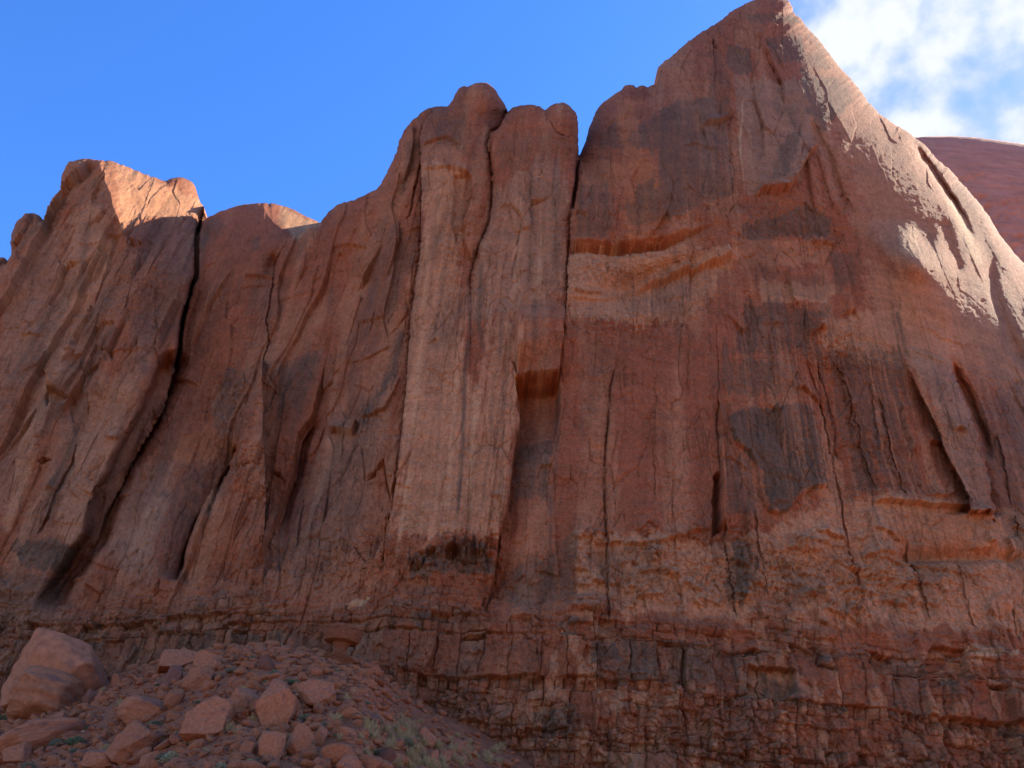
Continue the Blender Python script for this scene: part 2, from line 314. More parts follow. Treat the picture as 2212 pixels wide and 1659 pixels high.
# dark slot and undercuts on the left of F
crack([(910, 340), (902, 385), (892, 430), (884, 462), (866, 484)], 3.4, 4.0, a=.25, b=.35)
crack([(870, 325), (900, 318), (912, 300)], 3, 1.2)
rel([(910, 320), (935, 308), (970, 302), (997, 318)], lambda d, s, t: .7*tap(t)*np.where(s < 0, np.exp(-d/22), 0)*sst(-1, 1, -s), 70)
rel([(908, 371), (960, 366), (1018, 374)], lambda d, s, t: .8*tap(t, .2, .1)*np.where(s < 0, np.exp(-d/20), 0)*sst(-1, 1, -s), 60)
plate([(980, 376), (1020, 376), (1018, 420), (1000, 470), (1008, 520), (1020, 560), (990, 540), (975, 470)], -1.0, 1.5, 5)
plate([(1095, 405), (1110, 415), (1130, 440), (1150, 480), (1140, 495), (1110, 498), (1100, 450)], .5, 1.2, 6)
crack([(1120, 500), (1117, 540), (1108, 570), (1103, 600)], 2.2, 1.0)
# big vertical cracks on H
crack([(1325, 790), (1318, 860), (1313, 930), (1311, 1000), (1309, 1090), (1312, 1200), (1314, 1345)], 2.6, 2.2, a=.03, b=.02)
step([(1325, 790), (1318, 860), (1311, 1000), (1309, 1090), (1312, 1200), (1314, 1345)], -.7, 30)
crack([(1545, 700), (1550, 790), (1549, 870), (1552, 1000), (1555, 1150)], 1.6, 1.0, a=.02)
crack([(1548, 860), (1547, 905), (1548, 950)], 3, 2.5)
plate([(1540, 1030), (1546, 1020), (1556, 1024), (1557, 1150), (1540, 1160)], -2.6, 1.2, 8)
step([(1556, 1150), (1554, 1000), (1552, 900), (1549, 870)], 1.0, 60)
crack([(1655, 105), (1670, 140), (1690, 180), (1697, 220)], 2.6, 1.8); step([(1697, 220), (1690, 180), (1670, 140), (1650, 95)], .9, 30)
crack([(1583, 245), (1574, 280), (1577, 330), (1583, 380), (1586, 440), (1578, 462)], 2.4, 1.5, a=.02, b=.05)
rel([(1508, 279), (1530, 270), (1552, 265), (1572, 262), (1578, 248)], lambda d, s, t: 1.3*tap(t, .3, .05)*np.where(s < 0, np.exp(-d/25), 0)*sst(-1, 1, -s), 80)
rel([(1630, 422), (1650, 416), (1672, 416), (1700, 416), (1714, 400), (1735, 362), (1762, 325), (1775, 290)], lambda d, s, t: 1.8*tap(t, .1, .3)*np.where(s < 0, np.exp(-d/40), 0)*sst(-1, 1, -s), 120)
step([(1586, 462), (1586, 400), (1580, 330), (1576, 280)], -0.8, 45)
crack([(1578, 460), (1583, 450), (1586, 430)], 2, 1)
crack([(1282, 230), (1266, 260), (1255, 300), (1245, 350)], 3, 1.2); crack([(1360, 190), (1365, 215)], 2, .8)
crack([(1340, 372), (1347, 410), (1338, 470), (1340, 500)], 1.6, .7, 3)
rel([(1478, 320), (1500, 312), (1540, 325), (1560, 345)], lambda d, s, t: .3*tap(t)*np.where(s < 0, np.exp(-d/20), 0), 60)
# plates lower on H
rel([(1565, 935), (1577, 938), (1579, 958), (1592, 973), (1618, 979), (1632, 1010), (1637, 1050), (1655, 1108)], lambda d, s, t: .65*tap(t, .05, .05)*np.where(s < 0, np.exp(-d/60), 0)*sst(-1, 1, -s), 160)
rel([(1655, 1106), (1680, 1113), (1702, 1106), (1722, 1078), (1752, 1057), (1790, 1056)], lambda d, s, t: .9*tap(t, .05, .05)*np.where(s < 0, np.exp(-d/60), 0)*sst(-1, 1, -s), 180)
rel([(1560, 992), (1590, 1005), (1610, 1025)], lambda d, s, t: .4*tap(t)*np.where(s < 0, np.exp(-d/18), 0)*sst(-1, 1, -s), 60)
G1 = [(1740, 770), (1760, 815), (1778, 870), (1800, 950), (1812, 1030), (1822, 1100), (1835, 1170), (1850, 1230), (1862, 1300)]
crack(G1, 3.2, 2.2, a=.05, b=.1); crack([(1765, 775), (1790, 850), (1808, 920), (1816, 1000)], 2.4, 1.6, a=.05)
rel(G1, lambda d, s, t: -1.0*tap(t)*np.exp(-(d/22)**2), 70)
rel([(1712, 845), (1735, 838), (1755, 855), (1775, 868)], lambda d, s, t: .8*tap(t)*np.where(s < 0, np.exp(-d/25), 0)*sst(-1, 1, -s), 70)
# tall leaning slab with a dark recess on its left and an overhanging foot
SLAB = [(1952, 770), (1975, 740), (2030, 740), (2062, 790), (2090, 880), (2118, 970), (2135, 1050), (2148, 1110), (2083, 1108), (2072, 1060), (2050, 1000), (2028, 935), (2000, 880), (1978, 830)]
def bplate(poly, amp, soft=1.5, seed=0, fade=None):
    s = win(poly, 20); d = psd(jit(list(poly)+[poly[0]], 1.1, seed+9, 9)[:-1], UW[s], VW[s]); r = amp*sst(-soft, soft, d)
    if fade: r = r*fade(UW[s], VW[s])
    BIG[s] -= r
bplate(SLAB, 1.6, 1.2, 9, lambda x, y: sst(735, 900, y))
rel([(1955, 790), (1980, 832), (2002, 880), (2030, 935), (2052, 1000), (2074, 1060), (2086, 1112)], lambda d, s, t: 3.6*tap(t, .25, .02)*np.where(s > 0, np.exp(-(d/24)**1.4), 0)*sst(-1, 1, s)*(.35+.65*t), 90, BIG)
rel([(2148, 1118), (2118, 970), (2090, 880), (2062, 790)], lambda d, s, t: 1.3*tap(t, .02, .25)*np.where(s > 0, np.exp(-(d/16)**1.4), 0)*sst(-1, 1, s), 60, BIG)
for k, (p, a_) in enumerate([([(1845, 880), (1858, 950), (1875, 1010), (1892, 1062)], .5), ([(1900, 850), (1915, 920), (1932, 1010), (1955, 1095)], .6), ([(1880, 820), (1890, 900), (1900, 960)], .35), ([(1810, 780), (1835, 860), (1845, 940)], .6), ([(1563, 1125), (1570, 1200), (1583, 1290), (1590, 1345)], .8), ([(1628, 1100), (1640, 1180), (1660, 1300)], .4), ([(2150, 930), (2180, 1060), (2205, 1180)], .5), ([(1420, 800), (1416, 940), (1418, 1100)], .3), ([(1490, 720), (1487, 860)], .25), ([(1960, 1160), (1985, 1260), (2010, 1350)], .45), ([(2060, 1200), (2085, 1290), (2110, 1370)], .4)]):
    rel(jit(p, 1.5, k+60, 10), lambda d, s, t: a_*tap(t)*(np.exp(-(d/1.3)**2)*.5+np.where(s > 0, np.exp(-d/22), 0)*sst(-1, 1, s)), 60, BIG)
rel([(2150, 1096), (2146, 1108), (2083, 1108)], lambda d, s, t: 1.0*np.where(s > 0, 0, np.exp(-d/18))*0 + .9*np.where(s > 0, np.exp(-d/16), 0)*sst(-1, 1, s), 60)
crack([(2146, 1118), (2150, 1180), (2165, 1240), (2184, 1325), (2200, 1400)], 4, 1.8, a=.03); 
rel([(2146, 1118), (2150, 1180), (2165, 1240), (2184, 1325)], lambda d, s, t: .9*tap(t)*np.where(s > 0, np.exp(-d/40), 0)*sst(-1, 1, s), 120)
rel([(1880, 1085), (1960, 1092), (2040, 1100), (2085, 1108)], lambda d, s, t: 1.2*tap(t, .1, .02)*np.where(s < 0, np.exp(-d/60), 0)*sst(-1, 1, -s), 180)
rel([(1900, 1225), (1960, 1205), (2040, 1198), (2140, 1202), (2212, 1210)], lambda d, s, t: -1.3*tap(t, .2, .1)*np.exp(-(d/14)**2), 60)
for k, (p, a) in enumerate([([(1245, 1165), (1290, 1150), (1330, 1150)], .5), ([(1330, 1175), (1400, 1180), (1440, 1170), (1500, 1150), (1550, 1145)], .9), ([(1380, 1155), (1400, 1130), (1425, 1150)], .5), ([(1575, 1165), (1640, 1175)], .4),
        ([(1700, 1187), (1740, 1190)], .7), ([(1755, 1150), (1800, 1158), (1840, 1165)], .8), ([(1690, 1215), (1720, 1240), (1790, 1255)], .4), ([(1860, 1190), (1880, 1200), (1940, 1195)], .6), ([(1895, 1215), (2000, 1225), (2140, 1250)], .45),
        ([(1855, 1245), (1950, 1262), (2060, 1270)], .4), ([(1960, 760), (1990, 770), (2050, 790)], .4), ([(1985, 700), (2040, 735), (2100, 745)], .7), ([(1750, 720), (1770, 705), (1790, 712)], .8), ([(1790, 745), (1830, 720), (1860, 712)], .5),
        ([(1860, 620), (1900, 640)], .4), ([(1230, 463), (1252, 455), (1268, 465)], .7), ([(1300, 1215), (1350, 1240), (1400, 1250)], .35), ([(1610, 1260), (1650, 1270)], .7), ([(1640, 700), (1700, 705)], .3)]):
    rel(jit(p, 2, k, 8), lambda d, s, t: a*tap(t, .2, .2)*np.where(s < 0, np.exp(-d/22), 0)*sst(-1, 1, -s), 70)
# left tower: slabs, slots and notches
crack([(185, 930), (160, 985), (138, 1050), (110, 1110), (90, 1150), (82, 1165)], 3.6, 2.6, a=.02, b=.1)
plate([(100, 868), (110, 850), (135, 858), (160, 862), (130, 872), (106, 895)], -1.8, 1.5, 11); plate([(88, 1003), (100, 992), (118, 998), (100, 1006)], -1.5, 1.2, 12)
step([(122, 790), (100, 880), (75, 960), (60, 1010)][::-1], 1.4, 26); step([(150, 740), (130, 800), (108, 850)][::-1], .9, 30)
step([(60, 640), (30, 760), (0, 860)][::-1], 1.0, 40); step([(245, 470), (225, 560), (190, 680), (140, 800)][::-1], -1.2, 40); step([(230, 640), (200, 760), (175, 860)][::-1], 1.0, 30)
rel([(205, 1075), (212, 1062), (232, 1070)], lambda d, s, t: 1.2*np.where(s < 0, np.exp(-d/16), 0)*sst(-1, 1, -s)*tap(t), 60)
crack([(300, 455), (306, 500), (300, 560), (290, 600), (278, 650), (262, 700), (235, 740)], 3, 1.8); crack([(240, 740), (215, 800), (200, 860)], 2, 1.0)
rel([(130, 406), (136, 412), (146, 407)], lambda d, s, t: 1.5*np.where(s < 0, np.exp(-d/10), 0)*tap(t), 30)
# dark edges right of the tower foot and the second dark seam
step([(264, 1232), (240, 1290), (215, 1360)], -1.8, 40, a=.05); rel([(170, 1250), (215, 1232), (262, 1230)], lambda d, s, t: .9*np.where(s > 0, np.exp(-d/40), 0)*sst(-1, 1, s), 120)
rel([(515, 945), (470, 1035), (430, 1105), (398, 1190), (385, 1262)], lambda d, s, t: -3.4*np.where(s > 0, np.exp(-(d/30)**2), 0)*tap(t, .1, .1), 90)
# folds on the shoulder
FOLD = [[(700, 770), (671, 870), (640, 924), (623, 1015), (593, 1116), (545, 1240)], [(740, 700), (715, 820), (690, 930), (660, 1040), (630, 1140), (600, 1220)], [(790, 870), (765, 960), (745, 1060), (735, 1170), (725, 1250)]]
rel(FOLD[0], lambda d, s, t: 2.0*tap(t)*np.where(s < 0, -np.exp(-d/34), 0)*sst(-1, 1, -s), 110)
rel(FOLD[1], lambda d, s, t: 1.6*tap(t)*np.where(s > 0, np.exp(-d/30), 0)*sst(-1, 1, s)*-1, 100)
rel(FOLD[2], lambda d, s, t: .9*tap(t)*np.where(s < 0, np.exp(-d/50), 0)*sst(-1, 1, -s), 100)
rel([(708, 928), (722, 922), (740, 925), (760, 932), (775, 905)], lambda d, s, t: 1.8*tap(t, .1, .1)*np.where(s < 0, np.exp(-d/24), 0)*sst(-1, 1, -s), 80)
rel([(740, 780), (800, 770), (850, 740)], lambda d, s, t: .4*tap(t)*np.where(s < 0, np.exp(-d/30), 0), 80)
rel([(770, 905), (800, 895), (835, 880), (870, 800)], lambda d, s, t: .8*tap(t, .1, .3)*np.where(s < 0, np.exp(-d/50), 0)*sst(-1, 1, -s), 120)
crack([(762, 1180), (775, 1200), (790, 1212)], 3, 1.5); crack([(533, 604), (560, 604), (588, 602)], 2.5, .0)
rel([(533, 606), (560, 603), (588, 603)], lambda d, s, t: 1.0*np.exp(-(d/3)**2), 20)
crack([(455, 870), (448, 890), (446, 915)], 2.6, 1.3); crack([(575, 740), (548, 830), (542, 870)], 2, 1.0)
bump(588, 575, 16, 30, -3, .3)
# ledge debris half way up F foot
for q in range(26):
    rr = random.Random(900+q); u = rr.uniform(890, 1060); v = rr.uniform(1150, 1190)+ (20 if u < 950 else 0)
    plate([(u, v), (u+rr.uniform(8, 22), v+rr.uniform(-5, 4)), (u+rr.uniform(10, 22), v+rr.uniform(14, 40)), (u-3, v+rr.uniform(14, 40))], rr.uniform(.3, 1.2)*rr.choice((1, 1, -1)), 1.2, q)
# pocked holes on the ridge (tafoni)
rr = random.Random(4)
for q in range(30, 150):
    if q < 70: u = rr.gauss(2060, 55); v = 640+(u-2060)*.45+rr.gauss(0, 26); s_ = rr.uniform(2, 4.5)
    elif q < 110: t = rr.random(); u = 1740+t*430; v = 75+t*t*120+t*340+rr.uniform(8, 40); s_ = rr.uniform(1.5, 3.2)
    else: u = rr.uniform(640, 690) if q < 124 else rr.uniform(1600, 2200); v = (452+(u-640)*.55+rr.uniform(0, 5)) if q < 124 else rr.uniform(640, 900); s_ = rr.uniform(1.5, 3)
    bump(u, v, s_*1.4, s_, -rr.uniform(.2, .6), .3, 'D')
# ------------------------------------------------------------ natural texture of the wall, in metres along the wall (X) and up (Z)
wl = fbm(X/9, Z/18, 50, 3); wl2 = fbm(X/3, Z/5, 51, 3)
slabL = np.where(np.isin(reg, (1, 2)), 1.0, np.where(reg == 0, .6, np.where(reg == 3, .10, np.where(reg == 4, .2, .22))))
bedm = 0
Zt = 33 + 7.5*fbm(X/5, Z/9+3, 60, 4) + np.interp(X, [-80, -40, -10, 30, 80], [3, 2, 0, .5, 2])
low = 1-sst(Zt-1.5, Zt+3.0, Z)                     # 1 in the thin-bedded base
high = 1-low
def slabs(X, Z, wid, seed, warp):
    s = X/wid + warp*fbm(X/12, Z/22, seed, 3) + .25*fbm(X/3, Z/30, seed+3, 2)
    i = np.floor(s); f = s-i; z = (i*0+seed); h1 = _h(i.astype(np.int64), z.astype(np.int64), seed); h2 = _h(i.astype(np.int64), z.astype(np.int64), seed+1)
    zz = np.floor(Z/(14+18*h2)+h1*7).astype(np.int64); h3 = _h(i.astype(np.int64), zz, seed+2)
    return (h1-.5)*.8+(h3-.5)*.5+(h2-.5)*1.2*(f-.5), np.minimum(f, 1-f)
s1, e1 = slabs(X, Z, 6.5, 70, 1.1); s2, e2 = slabs(X, Z, 2.6, 75, 1.4)
mA = sst(-.15, .25, fbm(X/10, Z/14, 80, 3)); mB = sst(-.05, .3, fbm(X/6, Z/12, 85, 3))
D += high*slabL*(2.1*s1*(.6+.4*mA) + .5*s2*mB)
D += high*(.7*fbm(X/8, Z/30, 90, 3) + .14*fbm(X/1.8, Z/16, 91, 3)*(.3+.7*slabL) + .04*fbm(X/.7, Z/6, 92, 2))
# cross bedding: fine tilted ripples
cb = fbm(X/30+Z*0, Z/9, 100, 2)*5
D += high*(.05+.06*mB)*fbm((X+Z*.3)/9, (Z+.22*X*np.sign(np.sin(cb)))/.55, 101, 3)
D += high*.10*fbm(X/14, Z/1.3, 103, 3)
# exfoliation: terraces in a noise field give ragged plate edges
def terr(n, k, sharp=.12):
    q = n*k; f = q-np.floor(q); return (np.floor(q)+sst(.5-sharp, .5+sharp, f))/k
exm = np.zeros(U.shape, np.float32)
for (u, v, ru, rv, a) in [(1500, 1235, 320, 75, .5), (1900, 1250, 330, 80, .5), (1840, 760, 110, 60, .8), (2080, 760, 140, 90, .08), (1900, 330, 130, 120, .12), (1330, 560, 120, 60, .5), (1350, 700, 120, 25, .5), (560, 1010, 120, 70, .7), (500, 860, 90, 80, .6), (150, 620, 150, 160, .2), (340, 620, 90, 160, .4), (1000, 520, 60, 120, .5), (1500, 60, 200, 120, .4), (1830, 1000, 170, 130, .35), (1700, 470, 300, 80, .3), (750, 1200, 200, 80, .45), (980, 1240, 120, 60, .8), (250, 430, 120, 60, .15)]:
    exm += a*np.exp(-(((U-u)/ru)**2+((V-v)/rv)**2)**1.5)
exm = np.clip(exm+.10, 0, 1.1)
n1 = fbm(X/5+.4*wl2, Z/3.2+.5*wl, 110, 5, .6)
D += high*exm*(2.2*(terr(n1, 5, .06))-.9*n1)
n2 = fbm(X/2.0, Z/1.4, 115, 4, .6)
D += high*exm*(.6*terr(n2, 5, .08)-.3*n2)
# angular fracture facets
def facets(wx_, wz_, seed, warp=.35):
    qx = X/wx_+warp*fbm(X/wx_/2, Z/wz_/2, seed+20, 3); qz = Z/wz_+warp*fbm(X/wx_/2, Z/wz_/2, seed+30, 3)
    h, e, ox, oy = voro(qx, qz, seed); return (h-.5), e, ox*(2*((h*7.3) % 1)-1), oy*(2*((h*3.7) % 1)-1)
fh, fe, fx_, fy_ = facets(3.4, 13, 400); fm_ = sst(-.2, .3, fbm(X/8, Z/10, 405, 3))*(.35+.65*slabL)
D += high*fm_*(1.1*fh+1.9*fx_+1.1*fy_)
D -= high*.42*np.exp(-(fe/.028)**2)*sst(.0, .2, fbm(X/5, Z/7, 406, 4))*(.35+.65*slabL)
fh, fe, fx_, fy_ = facets(1.3, 4.2, 410)
D -= high*.22*np.exp(-(fe/.05)**2)*sst(.08, .25, fbm(X/4, Z/5, 407, 4))
near_top = rock*(1-sst(6, 60, skyd))*np.isin(reg, (1, 2, 3, 4))+rock*(1-sst(20, 130, skyd))*(reg == 5)*(U < 1700)*.7; zq = Z/1.5+.8*fbm(X/6, Z/6, 408, 3); zf = zq-np.floor(zq); D += near_top*.42*(zf-.5)*(.4+1.2*_h(np.floor(zq).astype(np.int64), np.zeros(U.shape, np.int64), 409)); trn = np.exp(-((Z-36)/7)**2)*high; D += high*(.3+.7*exm+.5*trn)*sst(-.2, .3, fbm(X/4, Z/6, 415, 3))*(.32*fh+.6*fx_+.5*fy_)
fh, fe, fx_, fy_ = facets(.8, 1.0, 420); D += high*(.7*exm+.2+.35*trn)*(.24*fh+.40*fx_+.34*fy_)
# broken vertical cracks
for k, (wd, seed) in enumerate(((5.5, 120), (9, 125))):
    q = X/wd+.9*fbm(X/9, Z/16, seed, 4, .6); f = np.abs(q-np.round(q))*wd; mk = sst(.22, .4, fbm(X/7, Z/11, seed+2, 3))
    D -= high*mk*(.4+.6*slabL)*.45*np.exp(-(f/.09)**2)
# ---- thin-bedded, blocky base
B0 = [-40, 4, 7, 9, 11.2, 12.3, 13.6, 14.4, 15.6, 16.4, 17.7, 18.5, 19.7, 20.6, 21.7]
zL2 = Zof(1445, 1488); zL1 = Zof(1445, 1391); zT = Zof(1445, 1340)
B0 = [b for b in B0 if b < zL2-1]+[zL2-2.6, zL2-1.3, zL2, zL1-.35, zL1, zL1+1.1, zL1+1.9, zT, zT+1.2, zT+2.3, zT+3.6, 200]
B0 = sorted(B0)
bx = voro(X/5+.4*fbm(X/3, Z/3, 135, 3), Z/4.5, 136); Zb = Z + 1.7*(bx[0]-.5)*sst(-.2, .1, fbm(X/8, Z/4, 137, 2)) + .9*fbm(X/26, Z*0, 130, 2) + .35*fbm(X/3.5, Z/3, 131, 3) - .02*(X-10)
bd = np.array(B0); li = np.searchsorted(bd, Zb.ravel()).reshape(Z.shape)-1; li = np.clip(li, 0, len(bd)-2)
zlo = bd[li]; zhi = bd[li+1]; th = zhi-zlo
rl = np.random.RandomState(8); loff = rl.uniform(-.45, .45, len(bd)); loff *= .8; loff[B0.index(zL2)] = .4; loff[B0.index(zL2)-1] = -.35; loff[B0.index(zL1)-1] = -.35; loff[B0.index(zT)-1] = .2
spc = rl.uniform(1.0, 3.0, len(bd)); spc[B0.index(zL2)] = 2.8
sp = spc[li]; q = X/sp + li*3.7 + .45*fbm(X/sp/2, li*5.0+Zb*.05, 133, 2) + .16*fbm(X*.9, Zb*.8, 134, 3)
ci = np.floor(q).astype(np.int64); qf = q-ci
hb = _h(ci, li.astype(np.int64), 140); hb2 = _h(ci, li.astype(np.int64), 141); hb3 = _h(ci, li.astype(np.int64), 142)
amp = np.clip(.35+.45*fbm(X/10, Z/6, 143, 2)+.35*(Z < zL2), .15, 1.0)
blk = loff[li]*(.1+1.2*sst(-.3, .3, fbm(X/9, li*3.0, 144, 2))) + amp*((hb-.5)*1.5 + (hb2-.5)*1.2*(qf-.5) + (hb3-.5)*.7*((Zb-zlo)/th-.5))
edge = np.minimum(np.minimum(qf, 1-qf)*sp, 99); edz = np.minimum(Zb-zlo, zhi-Zb)
blk -= .5*np.exp(-(edge/.07)**2)*(hb2 > .4) + .5*np.exp(-(edz/.08)**2)*sst(-.3, .2, fbm(X/2.5, li*4.0, 138, 3)) + 1.0*((hb*13.7) % 1 > .93)
# sub blocks below L2: smaller rubble courses
q2 = X/.9+.5*fbm(X/2, Z/1.2, 150, 2); z2 = Zb/.62+.5*fbm(X/1.6, Z/3, 151, 2); hs_, ed, ox, oy = voro(q2, z2, 152)
sub = (hs_-.5)*.9 + .5*ox*(hs_-.5); subm = .35+.65*sst(-.15, .25, fbm(X/6, Z/3, 153, 3)); subm = subm*np.where(Z < zL2+.3, 1, .35)
blk += sub*subm*.8 - .2*np.exp(-(ed/.12)**2)*subm
blk += .25*fbm(X/.8, Z/.8, 155, 3)
# tall buttress facets through the base
s3, e3 = slabs(X, Z, 5.0, 160, .8)
blk += 1.3*s3
gap = np.where((Z > zL1+1.9), .55, 1.0)
fh, fe, fx_, fy_ = facets(.9, 1.6, 430); blk += .5*fx_+.4*fy_+.2*fh
D += low*blk*gap
D += (1-sst(Zt-1, Zt+6, Z))*.6                                         # base stands a little proud
D += .9*np.exp(-((Z-Zt)/2.0)**2)*fbm(X/4, Z/1, 165, 3)
for q in range(95):     # ragged ledges and plate edges above the base
    rr = random.Random(3000+q); u = rr.uniform(1230, 2212); v = rr.uniform(1130, 1335); L_ = rr.uniform(14, 70); a_ = rr.uniform(.25, .9); sl_ = rr.gauss(.1, .25)
    p = [(u, v), (u+L_*.3, v+L_*.3*sl_+rr.gauss(0, 3)), (u+L_*.6, v+L_*.6*sl_+rr.gauss(0, 4)), (u+L_, v+L_*sl_+rr.gauss(0, 7))]
    if rr.random() < .3: p = [(u, v), (u+rr.gauss(3, 3), v+L_*.35), (u+rr.gauss(8, 5), v+L_*.6), (u+L_*.5, v+L_*.7)]
    rel(jit(p, 1.6, q, 6), lambda d, s, t: a_*tap(t, .15, .15)*np.where(s < 0, np.exp(-d/18), 0)*sst(-.8, .8, -s), 60)
# notable caves, notches in the base
crack([(1548, 1515), (1546, 1545), (1550, 1570)], 7, 2.2); plate([(1615, 1440), (1700, 1448), (1712, 1455), (1712, 1500), (1690, 1515), (1612, 1508)], -1.3, 2, 31); plate([(2010, 1400), (2085, 1405), (2092, 1480), (2000, 1490), (1994, 1440)], -1.2, 2, 33)
plate([(1995, 1452), (2100, 1470), (2300, 1500), (2300, 1580), (1995, 1552), (1985, 1500)], .9, 2, 34)
step([(1155, 1380), (1158, 1440), (1156, 1480)], .9, 40); step([(1280, 1385), (1282, 1480)], .8, 45); step([(1450, 1400), (1446, 1490)], .8, 45); crack([(805, 1350), (795, 1400), (788, 1430)], 3, 1)
crack([(1048, 1285), (1040, 1310), (1035, 1330)], 4, 1.6)
# universal roughness
D += .09*fbm(X/.45, Z/.45, 170, 3)+.10*fbm(X/1.5, Z/1.5, 172, 3)
ridge_m = np.where(rock, 1-sst(50, 170, skyd), 0)*np.where((U > 1690) | ((reg == 1) & (U > 225) & (V < 470)) | (reg == 0), 1, 0); ridge_m = np.maximum(ridge_m, (1-sst(700, 840, V))*sst(1800, 1910, U)*rock); D *= (1-.78*ridge_m); BIGk = 1
# ---- albedo (rock pigment, plus some sun and shadow painted in)
base = np.array([.275, .083, .044]); red = np.array([.245, .076, .045]); tan_ = np.array([.43, .195, .118]); varn = np.array([.100, .060, .046]); grey = np.array([.29, .150, .105]); pale = np.array([.54, .31, .19]); orange = np.array([.33, .110, .052])
PIG = {k: np.zeros(U.shape, np.float32) for k in 'trvgpo'}
stk = fbm(X/.55, Z/14, 200, 4, .6); stk2 = fbm(X/1.6, Z/22, 201, 3, .55); mot = fbm(X/3, Z/3, 202, 5, .6); mot2 = fbm(X/1.1, Z/1.0, 203, 4, .6); hz = fbm(X/14, Z/1.1, 204, 4, .6)
mot3_ = fbm(X/.5, Z/.9, 208, 3, .7)
def blob(ch, poly, s=1.0, soft=8, rag=10, str_=0.0, hor=0.0):
    if ch in 'vt': str_ = max(str_, .3); rag *= 1.3
    sl = win(poly, 60); n = rag*(mot[sl]+.6*mot2[sl]) + 40*str_*stk[sl] + 30*hor*hz[sl]
    d = psd(poly, UW[sl]+rag*.5*mot2[sl], VW[sl]) + n
    d = d+7*mot3_[sl]; r = s*sst(-soft*.6, soft*.6, d); PIG[ch][sl] = np.maximum(PIG[ch][sl], r)
def strokes(ch, poly, w, s=1.0, str_=.3, soft=None):
    sl = win(poly, w*2.5+10); d, _, t, _, _ = pdist(poly, U[sl]+3*mot[sl], V[sl]); r = s*np.clip(1-d/w+str_*stk[sl]*1.5+.4*mot[sl], 0, 1)*tap(t, .06, .12)
    PIG[ch][sl] = np.maximum(PIG[ch][sl], r)
# general tone by region
PIG['r'] += .40*sst(-.1, .3, fbm(X/9, Z/9, 210, 4))
PIG['g'] += np.where(reg == 1, .45, 0)*sst(-.3, .2, fbm(X/6, Z/25, 211, 3))
PIG['t'] += .45*sst(.0, .35, fbm(X/4, Z/28, 212, 4, .6))*high
PIG['v'] += .55*sst(.06, .32, fbm(X/5, Z/22, 213, 4, .6))*(.5+.5*mA)
# left tower
blob('t', [(150, 470), (200, 440), (235, 470), (225, 560), (180, 680), (120, 860), (60, 1080), (20, 1160), (40, 950), (110, 700)], .75, 14, 14, .5)
blob('g', [(0, 650), (90, 480), (135, 480), (120, 640), (60, 800), (0, 900)], .7, 20, 14, .5); blob('t', [(210, 480), (240, 520), (225, 600), (200, 560)], .9, 8, 6, .3)
blob('t', [(205, 830), (300, 800), (262, 940), (200, 1130), (130, 1230), (150, 1040)], .6, 14, 14, .5)
strokes('v', [(232, 690), (215, 780), (185, 850), (160, 960), (120, 1060), (90, 1150)], 18, .75, .8); strokes('v', [(190, 480), (185, 540), (165, 640)], 12, .6, .6)
blob('v', [(20, 1180), (110, 1165), (170, 1185), (135, 1240), (60, 1230)], .9, 8, 10); blob('v', [(0, 1240), (130, 1245), (80, 1330), (0, 1370)], .6, 14, 14); blob('g', [(200, 345), (140, 360), (140, 420), (200, 440), (240, 430)], .6, 10, 8)
strokes('t', [(75, 1080), (50, 1180), (20, 1260), (0, 1300)], 14, .6)
blob('v', [(430, 480), (470, 470), (480, 490), (440, 540), (425, 600)], .7, 10, 8); blob('v', [(535, 520), (555, 512), (560, 540), (540, 545)], .7, 5, 6); blob('r', [(440, 470), (640, 450), (600, 600), (560, 760), (430, 700)], .8, 20, 20)
blob('v', [(300, 700), (330, 620), (400, 560), (410, 600), (380, 720), (330, 760)], .45, 20, 20); blob('g', [(290, 1010), (390, 990), (330, 1260), (220, 1200)], .6, 20, 16, .4)
blob('v', [(390, 1010), (470, 990), (430, 1130), (370, 1250), (340, 1240)], .5, 20, 14, .6); blob('o', [(360, 950), (470, 920), (500, 950), (450, 1010), (380, 1000)], .7, 8, 12); strokes('o', [(345, 960), (305, 1060), (285, 1130)], 12, .6)
blob('v', [(500, 800), (540, 810), (520, 880), (480, 940), (450, 900)], .55, 10, 12, .6); blob('t', [(455, 840), (500, 850), (495, 900), (460, 920)], .5, 8, 8, .6)
blob('v', [(600, 790), (690, 745), (680, 800), (650, 880), (590, 900)], .7, 10, 12, .5); blob('t', [(600, 670), (700, 640), (690, 740), (600, 760)], .35, 20, 12, .6)
strokes('v', [(860, 480), (820, 590), (800, 690), (770, 750)], 36, .6, .8); strokes('v', [(870, 700), (850, 800), (790, 905), (760, 930)], 18, .8, .7); blob('v', [(700, 900), (780, 880), (830, 870), (800, 1010), (760, 1200), (720, 1200), (740, 1000)], .5, 20, 14, .8)
blob('v', [(645, 1000), (700, 960), (690, 1080), (640, 1170), (590, 1220), (620, 1100)], .4, 20, 14, .8); blob('t', [(708, 930), (742, 940), (700, 1060), (660, 1180), (640, 1200), (680, 1060)], .7, 8, 8, .4); blob('t', [(590, 1140), (760, 1130), (820, 1200), (820, 1270), (560, 1280)], .4, 20, 14, .8)
blob('r', [(620, 480), (800, 430), (720, 560), (640, 620)], .8, 20, 16)
blob('t', [(250, 350), (441, 440), (441, 470), (260, 480)], 1.0, 10, 8); blob('p', [(610, 445), (690, 482), (640, 515), (600, 480)], .6, 10, 8)  # sunlight painted in: tan on the tower top, pale on the dome end
